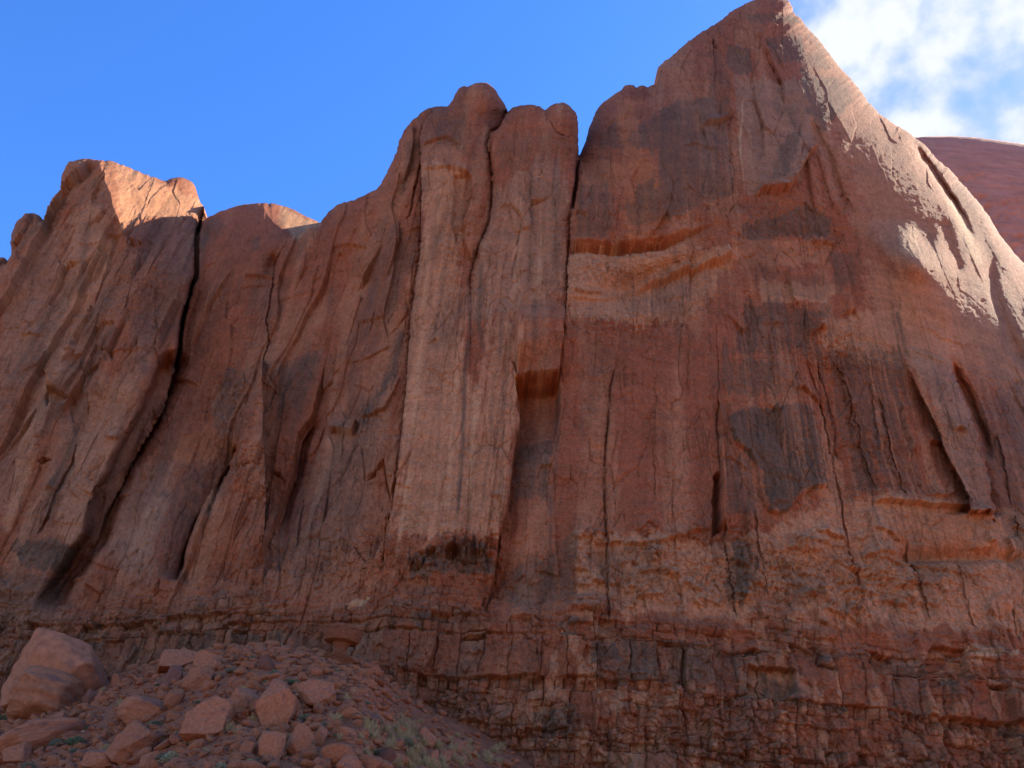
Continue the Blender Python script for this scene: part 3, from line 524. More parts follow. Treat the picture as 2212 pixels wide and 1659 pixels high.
# column F and G: smooth streaked tan
blob('t', [(912, 360), (1000, 370), (1005, 500), (990, 640), (1000, 800), (1040, 900), (1100, 900), (1075, 1150), (860, 1160), (870, 930), (885, 700), (905, 560)], .85, 8, 8, .7)
blob('t', [(1050, 700), (1110, 690), (1120, 900), (1090, 1090), (1040, 1200), (1040, 900)], .8, 12, 8, .8)
blob('g', [(1060, 420), (1190, 330), (1230, 420), (1225, 620), (1120, 660), (1020, 700), (1010, 640)], .75, 14, 8, .8); blob('v', [(905, 250), (1000, 250), (1025, 300), (1010, 340), (920, 300)], .55, 10, 14, .3); blob('g', [(915, 300), (990, 320), (985, 370), (915, 368)], .5, 8, 8, .6)
blob('v', [(1070, 300), (1230, 290), (1235, 330), (1080, 380)], .4, 16, 12, .6)
for p, ww, s in [([(1015, 711), (1003, 820), (1001, 947), (985, 1149)], 7, 1.1), ([(1010, 620), (1015, 700), (1012, 800)], 6, .7), ([(1140, 330), (1150, 460), (1140, 640)], 10, .6), ([(1200, 330), (1200, 600)], 14, .5), ([(1110, 560), (1085, 690), (1080, 790)], 8, .6), ([(1040, 560), (1035, 700), (1050, 790)], 8, .7), ([(955, 820), (945, 1000), (930, 1140)], 6, .35), ([(1065, 830), (1060, 960), (1040, 1100)], 6, .5), ([(1090, 850), (1085, 1000), (1075, 1090)], 5, .5), ([(1210, 820), (1205, 960), (1190, 1100), (1190, 1290)], 9, .6), ([(1160, 640), (1150, 700), (1150, 790)], 12, .5), ([(935, 470), (930, 700)], 6, .3)]:
    strokes('v', p, ww, s, .5)
for p, ww, s in [([(990, 800), (975, 950), (965, 1140)], 10, .7), ([(1030, 820), (1022, 960), (1010, 1140)], 12, .9), ([(1170, 480), (1163, 640)], 6, .6), ([(1060, 600), (1050, 700)], 8, .7), ([(925, 480), (915, 700), (890, 960), (862, 1200), (840, 1290)], 10, .6), ([(1125, 420), (1115, 640)], 9, .4), ([(950, 390), (945, 520)], 5, .5)]:
    strokes('p', p, ww, s*.45, .6)
blob('v', [(1120, 930), (1200, 930), (1190, 1060), (1110, 1060)], .7, 16, 18, .2); blob('v', [(1110, 1230), (1240, 1150), (1245, 1290), (1150, 1320), (1080, 1280)], .65, 20, 20, .4); blob('v', [(890, 1200), (960, 1180), (1050, 1180), (1060, 1230), (960, 1240), (880, 1260)], .75, 6, 14, .6)
blob('r', [(1120, 850), (1240, 830), (1540, 780), (1540, 1130), (1260, 1150), (1100, 1140)], .75, 20, 20)
# right peak
blob('r', [(1260, 300), (1340, 190), (1430, 150), (1640, 0), (1720, 10), (1720, 200), (1620, 200), (1500, 240), (1330, 330)], .9, 18, 16)
blob('v', [(1350, 300), (1430, 225), (1580, 205), (1570, 270), (1588, 420), (1490, 445), (1430, 470), (1420, 400), (1425, 330)], .85, 4, 10, .15, .1)
blob('v', [(1252, 400), (1310, 395), (1330, 440), (1325, 505), (1240, 512)], .7, 8, 8, .2); blob('v', [(1290, 290), (1330, 260), (1345, 310), (1290, 320)], .75, 4, 6); blob('v', [(1345, 440), (1400, 425), (1500, 430), (1480, 470), (1380, 485)], .7, 6, 8, .1, .2)
blob('o', [(1335, 230), (1370, 220), (1390, 330), (1420, 370), (1425, 500), (1365, 520), (1350, 400), (1250, 420), (1250, 345), (1350, 345)], .85, 8, 10, 0, .7); blob('v', [(1378, 400), (1410, 385), (1412, 440), (1380, 450)], .9, 5, 8, 0, .5)
blob('v', [(1570, 105), (1620, 100), (1630, 150), (1600, 160), (1573, 140)], .9, 4, 8); blob('v', [(1655, 82), (1735, 80), (1740, 130), (1680, 135)], .85, 6, 8); blob('v', [(1610, 30), (1720, 30), (1730, 50), (1620, 48)], .7, 5, 5); blob('v', [(1730, 110), (1782, 115), (1790, 148), (1745, 150)], .6, 6, 6); blob('v', [(1730, 150), (1830, 180), (1835, 230), (1780, 280), (1745, 240)], .8, 10, 14, .3)
blob('g', [(1590, 170), (1740, 170), (1760, 260), (1740, 370), (1690, 412), (1610, 415), (1590, 300)], .85, 6, 8, .5); blob('v', [(1700, 290), (1735, 280), (1700, 380), (1655, 412), (1670, 360)], .8, 6, 4); strokes('p', [(1605, 210), (1598, 300), (1610, 405)], 3, .6); strokes('t', [(1620, 190), (1622, 300), (1630, 400)], 9, .5)
blob('v', [(1600, 490), (1740, 445), (1800, 470), (1790, 515), (1600, 512)], .9, 6, 10); blob('v', [(1790, 540), (1860, 540), (1850, 620), (1800, 620)], .7, 8, 14); blob('v', [(1640, 620), (1770, 585), (1800, 620), (1760, 650), (1640, 640)], .6, 8, 10, .2)
blob('t', [(1228, 530), (1390, 525), (1600, 545), (1560, 600), (1510, 680), (1380, 700), (1228, 690)], .9, 8, 14, .7); blob('o', [(1340, 600), (1500, 590), (1600, 560), (1560, 650), (1400, 690), (1350, 670)], .6, 12, 14, .9); strokes('r', [(1385, 590), (1380, 640), (1372, 705)], 40, 1.3, .2); [strokes('r', [(u_, 585), (u_-2, 660)], 5, .9, .3) for u_ in (1480, 1500, 1530)]  # the wide red streak paints in the shadow of the alcove
blob('t', [(1640, 610), (1810, 615), (1780, 650), (1640, 660)], .9, 6, 10); blob('t', [(1590, 520), (1800, 520), (1780, 570), (1600, 580)], .4, 10, 12, .2)
blob('v', [(1620, 650), (1790, 665), (1770, 700), (1740, 760), (1600, 765), (1560, 770)], .75, 8, 12, 1.0); blob('v', [(1570, 770), (1720, 790), (1740, 860), (1570, 850), (1545, 830)], .7, 10, 14, .8)
blob('v', [(1565, 905), (1600, 890), (1745, 870), (1775, 950), (1785, 1052), (1720, 1070), (1700, 1108), (1660, 1108), (1640, 1020), (1600, 975), (1575, 960)], 1.25, 5, 6, .3)
blob('v', [(1560, 1000), (1610, 990), (1640, 1080), (1640, 1130), (1570, 1120)], .6, 6, 10, 1.0); blob('v', [(1830, 980), (1880, 960), (1895, 1060), (1830, 1080)], .8, 10, 14, .6); blob('v', [(1780, 770), (1960, 750), (1960, 880), (1900, 990), (1820, 990)], .65, 10, 14, 1.2); blob('v', [(1900, 900), (1960, 900), (2000, 1080), (1900, 1080)], .45, 14, 14, .9)
blob('g', [(1960, 745), (2050, 780), (2100, 900), (2145, 1110), (2085, 1108), (2030, 930)], .9, 5, 6, .4); blob('v', [(2100, 880), (2212, 820), (2300, 900), (2300, 1300), (2212, 1250), (2150, 1090)], .6, 12, 14, 1.0)
strokes('v', [(1935, 670), (1950, 740), (1960, 780)], 14, .9, .5); strokes('o', [(1940, 770), (1980, 830), (2020, 890), (2040, 960)], 9, .8, .2)
blob('t', [(1860, 560), (2120, 640), (2260, 760), (2240, 900), (2100, 800), (1900, 730)], .6, 20, 20, .4)
blob('t', [(1240, 1150), (1560, 1170), (1900, 1060), (2212, 1110), (2400, 1150), (2400, 1380), (1240, 1330)], .95, 12, 22, .4); blob('t', [(1770, 690), (1950, 660), (2120, 720), (2000, 800), (1800, 760)], .8, 12, 18, .4); blob('t', [(1780, 880), (1830, 1000), (1860, 1150), (1800, 1150), (1760, 1060)], .7, 8, 8, .4)
blob('v', [(1575, 1165), (1620, 1165), (1640, 1230), (1600, 1310), (1570, 1300)], .85, 6, 12, .5); blob('v', [(1700, 1230), (1790, 1245), (1760, 1300), (1680, 1320)], .5, 6, 14, .4); blob('v', [(1250, 1190), (1420, 1180), (1430, 1260), (1300, 1260)], .35, 10, 16, .8)
blob('o', [(1930, 1110), (2145, 1120), (2145, 1220), (1900, 1210)], .6, 14, 14, 0, .3); blob('r', [(1560, 540), (1600, 600), (1560, 720), (1560, 860), (1230, 800), (1240, 700), (1500, 690)], .9, 14, 14)
# ridge: paler pink-tan and grey; sunlight painted in on the pale rib and patch
blob('t', [(1720, 20), (1770, 90), (1850, 190), (1960, 290), (2130, 470), (2250, 620), (2200, 700), (2000, 690), (1880, 480), (1800, 260), (1740, 100)], .45, 14, 16, .2)
blob('p', [(2035, 430), (2050, 430), (2100, 500), (2122, 565), (2110, 575), (2070, 500)], .7, 5, 6); blob('p', [(1950, 495), (1985, 485), (1980, 550), (1945, 545)], .5, 8, 8); blob('g', [(1840, 470), (2000, 480), (2060, 600), (1900, 540)], .5, 14, 14); blob('g', [(2100, 600), (2212, 640), (2300, 900), (2150, 800), (2060, 700)], .6, 20, 18)
# thin-bedded base: darker, browner, mixed
bmix = sst(-.1, .25, fbm(X/2.2, Z/1.6, 220, 4, .6)); PIG['v'] = np.maximum(PIG['v'], low*(.32*bmix+.08+.22*(X < 0))); PIG['v'] = np.maximum(PIG['v'], low*.85*(hb > .70)*sst(-.2, .15, mot)*(Z > zL2-.5)*(Z < zL1+1.5))
PIG['t'] = np.maximum(PIG['t']*(1-.5*low), low*.75*sst(-.1, .2, fbm(X/.9, Z/2.5, 221, 4))*(hb3 > .25)*(.5+.5*(X > 5))); PIG['g'] = np.maximum(PIG['g'], low*.4*(hb2 > .8)); PIG['r'] = np.maximum(PIG['r'], low*.6*(hb < .3))
for u, v, a, b in [(775, 1300, 22, 12), (2130, 1412, 34, 12), (2180, 1415, 12, 8), (1705, 1340, 12, 8), (2100, 1400, 14, 8)]:
    blob('p', [(u-a, v+b), (u-a*.4, v-b*.6), (u+a, v-b), (u+a*.6, v+b*.7)], .6, 3, 4)
blob('v', [(1265, 1400), (1325, 1395), (1335, 1430), (1270, 1445)], .9, 3, 3); blob('v', [(1150, 1540), (1240, 1530), (1250, 1600), (1160, 1600)], .7, 6, 12)
blob('t', [(1690, 1450), (1712, 1455), (1750, 1500), (1700, 1520), (1610, 1500), (1610, 1460)], .8, 5, 5); blob('v', [(1450, 1395), (1600, 1400), (1600, 1490), (1450, 1480)], .75, 5, 8, .5)
sa = fbm(X/.42, Z/26, 230, 3, .65)+.5*fbm(X/1.3, Z/30, 231, 2); zone = np.exp(-(((U-1850)/330)**2+((V-900)/300)**2)**2)+.8*np.exp(-(((U-1420)/170)**2+((V-630)/70)**2)**2)+.55*np.exp(-(((U-1020)/150)**2+((V-760)/420)**2)**2)+.4*np.exp(-(((U-150)/200)**2+((V-900)/380)**2)**2); zone = np.clip(zone, 0, 1)*high
PIG['t'] = np.maximum(PIG['t'], zone*.7*sst(.14, .38, sa)); PIG['v'] = np.maximum(PIG['v']*(1-.55*zone*sst(.0, .3, sa)), zone*.6*sst(.16, .42, -sa))
PIG['v'] = PIG['v']*(1.02+.9*np.clip(fbm(X/.6, Z/10, 232, 4, .65), -.4, .4))
for k in PIG: PIG[k] = np.clip(PIG[k], 0, 1)
alb = np.empty(U.shape+(3,), np.float32); alb[:] = base
def lay(c, m):
    global alb
    alb = alb*(1-m[..., None]) + c.astype(np.float32)*m[..., None]
lay(red, PIG['r']*.8); lay(tan_, PIG['t']*.85); lay(grey, PIG['g']*.75); lay(orange, PIG['o']*.8); lay(pale, PIG['p']*.9); lay(varn, PIG['v']*np.where((reg == 5) & (V < 640), .72, .88))
stk3 = fbm(X/.2, Z/7, 206, 3, .7); mot3 = fbm(X/.35, Z/.35, 207, 3, .7)
strw = np.where(np.isin(reg, (3, 4)), 1.0, .35)
vv = 1+.30*mot2*(.6+.4*low)+.22*stk*high*strw+.16*hz+.16*stk2*strw+.16*mot+.14*stk3*high*strw+.22*mot3
spk = fbm(X/.16, Z/.16, 240, 2)
alb *= np.clip(vv+.34*spk+.22*fbm(X/.3, Z/.5, 241, 3, .7), .5, 1.6)[..., None]*np.array((1.05, 1.08, .86), np.float32)
del UW, VW
# ------------------------------------------------------------ meshes
def add_mesh(name, co, faces, col=None, mat=None, parent=None, smooth=False, link=True):
    me = bpy.data.meshes.new(name); nf = len(faces); k = faces.shape[1] if nf else 4
    me.vertices.add(len(co)); me.vertices.foreach_set('co', np.ascontiguousarray(co, np.float32).ravel())
    me.loops.add(nf*k); me.loops.foreach_set('vertex_index', np.ascontiguousarray(faces, np.int32).ravel())
    me.polygons.add(nf); me.polygons.foreach_set('loop_start', np.arange(0, nf*k, k, dtype=np.int32))
    me.polygons.foreach_set('loop_total', np.full(nf, k, np.int32)) if False else None
    me.update(calc_edges=True)
    if smooth: me.polygons.foreach_set('use_smooth', np.ones(nf, bool))
    if col is not None:
        at = me.attributes.new('pigment', 'FLOAT_COLOR', 'POINT'); c4 = np.ones((len(co), 4), np.float32); c4[:, :3] = col; at.data.foreach_set('color', c4.ravel())
    if mat: me.materials.append(mat)
    o = bpy.data.objects.new(name, me)
    if link: C.objects.link(o)
    if parent: o.parent = parent
    return o
def rock_mat(name, bump=1.0, scale=1.0, attr=True, colr=(.36, .14, .08), fine=.25):
    m = bpy.data.materials.new(name); m.use_nodes = True; t = m.node_tree; b = t.nodes['Principled BSDF']; b.inputs['Roughness'].default_value = .92; b.inputs['Specular IOR Level'].default_value = .15
    geo = N(t, 'ShaderNodeNewGeometry'); tcn = N(t, 'ShaderNodeTexCoord')
    def tex(sc_, det, vec=None):
        n = N(t, 'ShaderNodeTexNoise'); n.inputs['Scale'].default_value = sc_*scale; n.inputs['Detail'].default_value = det; n.inputs['Roughness'].default_value = .6
        t.links.new(vec or (geo.outputs['Position'] if attr else tcn.outputs['Object']), n.inputs['Vector']); return n.outputs['Fac']
    if attr:
        a = N(t, 'ShaderNodeAttribute', attribute_name='pigment'); c = a.outputs['Color']
    else:
        oi = N(t, 'ShaderNodeObjectInfo')
        c = mix_(t, math_(t, 'MULTIPLY', oi.outputs['Random'], .7), colr, tuple(min(1, q*1.25+.015) for q in colr))
        mm = N(t, 'ShaderNodeMapRange', interpolation_type='SMOOTHSTEP'); t.links.new(tex(.9, 3), mm.inputs[0]); mm.inputs[1].default_value = .56; mm.inputs[2].default_value = .66
        c = mix_(t, math_(t, 'MULTIPLY', mm.outputs[0], .5), c, (.12, .065, .055))
    f = math_(t, 'MULTIPLY_ADD', tex(5.0, 6), fine*2, 1-fine)
    cmb = N(t, 'ShaderNodeCombineXYZ'); [t.links.new(f, cmb.inputs[i]) for i in range(3)]
    c = mix_(t, 1.0, c, cmb.outputs[0], 'MULTIPLY'); t.links.new(c, b.inputs['Base Color'])
    bp = N(t, 'ShaderNodeBump'); bp.inputs['Strength'].default_value = bump; bp.inputs['Distance'].default_value = .25
    h = math_(t, 'ADD', tex(3.0, 8), math_(t, 'MULTIPLY', tex(11.0, 4), .4)); t.links.new(h, bp.inputs['Height']); t.links.new(bp.outputs[0], b.inputs['Normal'])
    return m
cliff_mat = rock_mat('sandstone_cliff', .9, 1.3)
def tag(o, label=None, cat=None, group=None, kind=None):
    if label: o['label'] = label
    if cat: o['category'] = cat
    if group: o['group'] = group
    if kind: o['kind'] = kind
    return o
def build_relief(name, mask, skd, nx_, ny_, U, V, Y, Dp, colr, cell, back, hole=None):
    """grid mesh of the rock face; outline vertices slide onto the traced skyline; the skyline is carried back as a solid top"""
    near = (~mask) & (skd < cell)
    Us = np.where(near, nx_, U); Vs = np.where(near, ny_, V)
    rx, ry, rz = rays(Us, Vs)
    x = rx/ry*Y; y = Y.copy(); z = rz/ry*Y
    edgef = sst(0, 10, np.where(mask, skd, 0)); y = y - Dp*edgef
    ok = mask | near
    fq = ok[:-1, :-1] & ok[1:, :-1] & ok[1:, 1:] & ok[:-1, 1:]
    # at least one true rock vertex
    tr = mask[:-1, :-1] | mask[1:, :-1] | mask[1:, 1:] | mask[:-1, 1:]
    fq &= tr
    H, Wd = U.shape; idx = np.arange(H*Wd).reshape(H, Wd)
    q = np.stack([idx[:-1, :-1], idx[1:, :-1], idx[1:, 1:], idx[:-1, 1:]], -1)[fq]
    co = np.stack([x, y, z], -1).reshape(-1, 3)
    # boundary edges of the skyline
    e = np.concatenate([q[:, [0, 1]], q[:, [1, 2]], q[:, [2, 3]], q[:, [3, 0]]]); key = np.minimum(e[:, 0], e[:, 1]).astype(np.int64)*(H*Wd)+np.maximum(e[:, 0], e[:, 1])
    uq, inv, cnt = np.unique(key, return_inverse=True, return_counts=True); be = e[cnt[inv] == 1]
    nr = near.ravel(); be = be[nr[be[:, 0]] & nr[be[:, 1]]]
    bv = np.unique(be); used = np.unique(np.concatenate([q.ravel(), bv])); rm = np.full(H*Wd, -1, np.int64); rm[used] = np.arange(len(used))
    V0 = co[used]; c0 = colr.reshape(-1, 3)[used]; extra = []; n0 = len(used); rb = []
    for k, (dy, dzz) in enumerate(back):
        p = co[bv].copy(); p[:, 1] += dy; p[:, 2] += dzz; extra.append(p); m_ = np.full(H*Wd, -1, np.int64); m_[bv] = n0+k*len(bv)+np.arange(len(bv)); rb.append(m_)
    F = [rm[q]]; prev = rm
    for m_ in rb:
        F.append(np.stack([prev[be[:, 1]], prev[be[:, 0]], m_[be[:, 0]], m_[be[:, 1]]], -1)); prev = m_
    allco = np.concatenate([V0]+extra); allc = np.concatenate([c0]+[colr.reshape(-1, 3)[bv]]*len(back))
    return add_mesh(name, allco, np.concatenate(F), allc, cliff_mat)
cliff = build_relief('cliff', rock, skyd, snx, sny, U, V, Wy+BIG, D, alb, STEP*1.45, [(4, 0), (14, -.6), (60, -8), (60, -60)])
tag(cliff, 'towering red sandstone cliff of fluted towers rising to a pointed peak', kind='structure')
# keep what the talus needs
keepY = (Wy+BIG-D)
# ------------------------------------------------------------ far dome behind the right ridge
us2 = np.arange(1800, 2700, 2.0); vs2 = np.arange(280, 1500, 2.0); U2, V2 = np.meshgrid(us2, vs2); U2 = U2.astype(np.float32); V2 = V2.astype(np.float32)
SK2 = jit([(1790, 330), (1900, 306), (1975, 297), (2000, 295), (2060, 294), (2110, 297), (2150, 302), (2190, 308), (2230, 314), (2400, 360), (2720, 520)], .12, 3, 9)
d2, _, _, x2, y2 = pdist(SK2, U2, V2); r2 = inside(SK2+[(2720, 3000), (1790, 3000)], U2, V2)
rx2, ry2, rz2 = rays(U2, V2); Y2 = 205/(1-.05*rz2/ry2)+35*rollp(np.where(r2, d2, 0)/420)+5*rollp(np.where(r2, d2, 0)/90); X2 = rx2/ry2*Y2; Z2 = rz2/ry2*Y2
D2 = 2.0*fbm(X2/25, Z2/12, 300, 3)+.7*fbm(X2/6, Z2/1.6, 301, 4)+.35*fbm(X2/1.5, Z2/1.2, 302, 3)
for q in range(160):
    r_ = random.Random(q+50); u = r_.uniform(2010, 2230); v = r_.uniform(310, 560); s_ = r_.uniform(2.5, 5); sl = (slice(max(int((v-20-280)/2), 0), int((v+20-280)/2)), slice(int((u-30-1800)/2), int((u+30-1800)/2)))
    D2[sl] -= .8*np.exp(-((U2[sl]-u)/(s_*1.8))**2-((V2[sl]-v)/s_)**2)
D2 *= .03+.97*sst(10, 120, np.where(r2, d2, 0))
al2 = np.empty(U2.shape+(3,), np.float32); al2[:] = (.42, .17, .115); al2 *= (1+.3*fbm(X2/8, Z2/2, 303, 4)+.15*fbm(X2/2, Z2/2, 304, 3))[..., None]
o = build_relief('rock_dome', r2, d2, x2, y2, U2, V2, Y2, D2, al2, 2.9, [(5, -1.2), (40, -14), (90, -40)])
tag(o, 'smooth rounded red rock dome behind the right ridge of the peak', kind='structure')
# ------------------------------------------------------------ talus and ground
CT = [(-300, 1560), (-80, 1520), (60, 1490), (180, 1470), (330, 1440), (470, 1412), (570, 1400), (700, 1418), (800, 1436), (850, 1480), (930, 1535), (1080, 1600), (1150, 1645), (1260, 1730), (1400, 1810)]
ctx = []; ctz = []
for (u, v) in CT:
    a, b, c = rays(u, v); y = wallY(u, v)-1.5; ctx.append(a/b); ctz.append(y*c/b)
ctx += [1.0, 3.0]; ctz += [6.0, 4.0]; ctx = [-4.0]+ctx; ctz = [20]+ctz
def wy_a(a): return np.interp(a, [-1.1, -.72, -.5, -.3, -.12, .1, .3, .6, .9, 1.3], [132, 119, 108, 98, 92, 88.5, 88, 92, 100, 118])
def talus(x, y):
    a = x/np.maximum(y, 8.0); wy = wy_a(a); zc = np.interp(a, ctx, ctz)
    dd = np.maximum(wy-y, -3)
    sl = np.interp(a, [-.6, -.2, .05, .3, .6], [.42, .46, .42, .24, .18])
    z = zc-sl*dd
    bulge = 2.2*np.exp(-((a+.22)/.16)**2)*np.exp(-((dd-17)/13)**2)           # fan of debris
    gull = -1.2*np.exp(-((a-.02)/.05)**2)*np.exp(-((dd-6)/7)**2)
    z = z+bulge+gull
    z = z+(.55*fbm(x/7, y/7, 400, 3)+.35*fbm(x/2.2, y/2.2, 401, 3)+.14*fbm(x/.7, y/.7, 402, 3))*sst(-4, 2, z)
    g = -1.65+.12*fbm(x/6, y/6, 405, 3)
    k = 1.2; h = np.clip(.5+.5*(z-g)/k, 0, 1); return g*(1-h)+z*h+k*h*(1-h)
gx = np.concatenate([-np.geomspace(9000, 85, 22), np.arange(-80, 30, .22), np.geomspace(30.3, 9000, 50)])
gy = np.concatenate([-np.geomspace(9000, 12, 22), np.arange(-10, 22, 1.0), np.arange(22, 125, .24), np.geomspace(126, 9000, 26)])
GX, GY = np.meshgrid(gx, gy); GZ = talus(GX.astype(np.float32), GY.astype(np.float32)).astype(np.float32)
GZ = np.where(GY > 125, np.minimum(GZ, 25), GZ)
gi = np.arange(GX.size).reshape(GX.shape); gq = np.stack([gi[:-1, :-1], gi[:-1, 1:], gi[1:, 1:], gi[1:, :-1]], -1).reshape(-1, 4)
ga = GX/np.maximum(GY, 8); gm = fbm(GX/3, GY/3, 410, 4, .6); gm2 = fbm(GX/.6, GY/.6, 411, 3)
gc = np.empty(GX.shape+(3,), np.float32); gc[:] = (.32, .105, .048)
gullm = sst(-.02, .12, ga+.05*gm)*sst(20, 40, GY); gc = gc*(1-gullm[..., None])+np.array((.235, .072, .034))*gullm[..., None]
orm = np.exp(-((ga+.26)/.07)**2)*np.exp(-((GY-50)/12)**2); gc = gc*(1-orm[..., None]*.6)+np.array((.42, .145, .062))*orm[..., None]*.6
farm = np.maximum(1-sst(14, 30, GY), np.maximum(sst(120, 200, np.abs(GX)), sst(150, 250, GY)))[..., None]; gc = gc*(1-farm)+np.array((.27, .125, .07))*farm
gc *= (1+.25*gm+.25*gm2)[..., None]
ground = add_mesh('ground', np.stack([GX, GY, GZ], -1).reshape(-1, 3), gq, gc.reshape(-1, 3), rock_mat('red_dirt', .8, 2.0, True, fine=.35))
tag(ground, 'red dirt talus slope rising from the desert floor to the cliff foot', kind='structure')
def hit(u, v):
    a, b, c = rays(u, v); l = math.sqrt(a*a+b*b+c*c); a, b, c = a/l, b/l, c/l
    t = np.arange(15, 135, .1); x = a*t; y = b*t; z = c*t; g = talus(x.astype(np.float32), y.astype(np.float32)); k = np.argmax(g > z)
    if g[k] <= z[k]: return None
    return float(x[k]), float(y[k]), float(g[k]), float(t[k])
# ------------------------------------------------------------ boulders
import bmesh
def ico(sub):
    bm = bmesh.new(); bmesh.ops.create_icosphere(bm, subdivisions=sub, radius=1.0); bm.verts.ensure_lookup_table()
    v = np.array([p.co[:] for p in bm.verts]); f = np.array([[q.index for q in p.verts] for p in bm.faces]); bm.free(); return v, f
ICO = {k: ico(k) for k in (2, 3, 4, 5)}
def n3(p, s): return fbm(p[:, 0]+p[:, 2]*.7, p[:, 1]-p[:, 2]*.6, s, 4)+fbm(p[:, 2]-p[:, 0]*.5, p[:, 1]+p[:, 0]*.3, s+7, 3)*.6
def boulder_shape(seed, sub=4, planes=9, rough=.05, boxy=.5, rnd=.0):
    planes += 4; rough *= .8
    r = np.random.RandomState(seed); v, f = ICO[sub]; v = v*1.15
    P = []
    if boxy > 0:
        q, _ = np.linalg.qr(r.normal(size=(3, 3)))
        q = np.eye(3)*(1-boxy*.0)+.35*r.normal(size=(3, 3)); 
        for i in range(3):
            n = q[i]/np.linalg.norm(q[i]); P.append((n, r.uniform(.62, .85))); P.append((-n, r.uniform(.62, .85)))
    for i in range(planes):
        n = r.normal(size=3); n /= np.linalg.norm(n); P.append((n, r.uniform(.56, .95) if seed > 12 else r.uniform(.68, .95)))
    for (n, d) in P:
        h = v@n; ov = h-d; v = np.where((ov > 0)[:, None], v-(ov*(1-rnd*.3))[:, None]*n, v)
    rr = np.linalg.norm(v, axis=1, keepdims=True)
    v = v+v/rr*(rough*n3(v*3+seed, seed)+rough*.6*n3(v*9+seed, seed+3))[:, None]
    # bedding lines
    v = v*(1+(.010+.008*(seed % 3 == 0))*np.sign(np.sin(v[:, 2:3]*16+seed)))
    return v, f
bmat = [rock_mat('boulder_sandstone', .8, 1.6, False, (.34, .115, .052), .6), rock_mat('boulder_dark', .8, 1.6, False, (.19, .07, .04), .45), rock_mat('boulder_pale', .8, 1.6, False, (.42, .27, .19), .2)]
def place_rock(o, u, v_bottom, wpx, hpx, depth=.85, yaw=0, tilt=0, roll=0, sink=.12):
    """rests on the slope where the bearing (u, v_bottom) meets it"""
    h_ = hit(u, v_bottom)
    if h_ is None: return False
    x, y, z, t = h_; k = t/FPX; W_ = wpx*k*.50; H_ = hpx*k*.54
    o.scale = (W_, W_*depth, H_)
    o.rotation_mode = 'YXZ'; o.rotation_euler = (tilt, roll, yaw)
    o.location = (x, y+W_*depth*.35, z+H_*(.72-sink)); return True
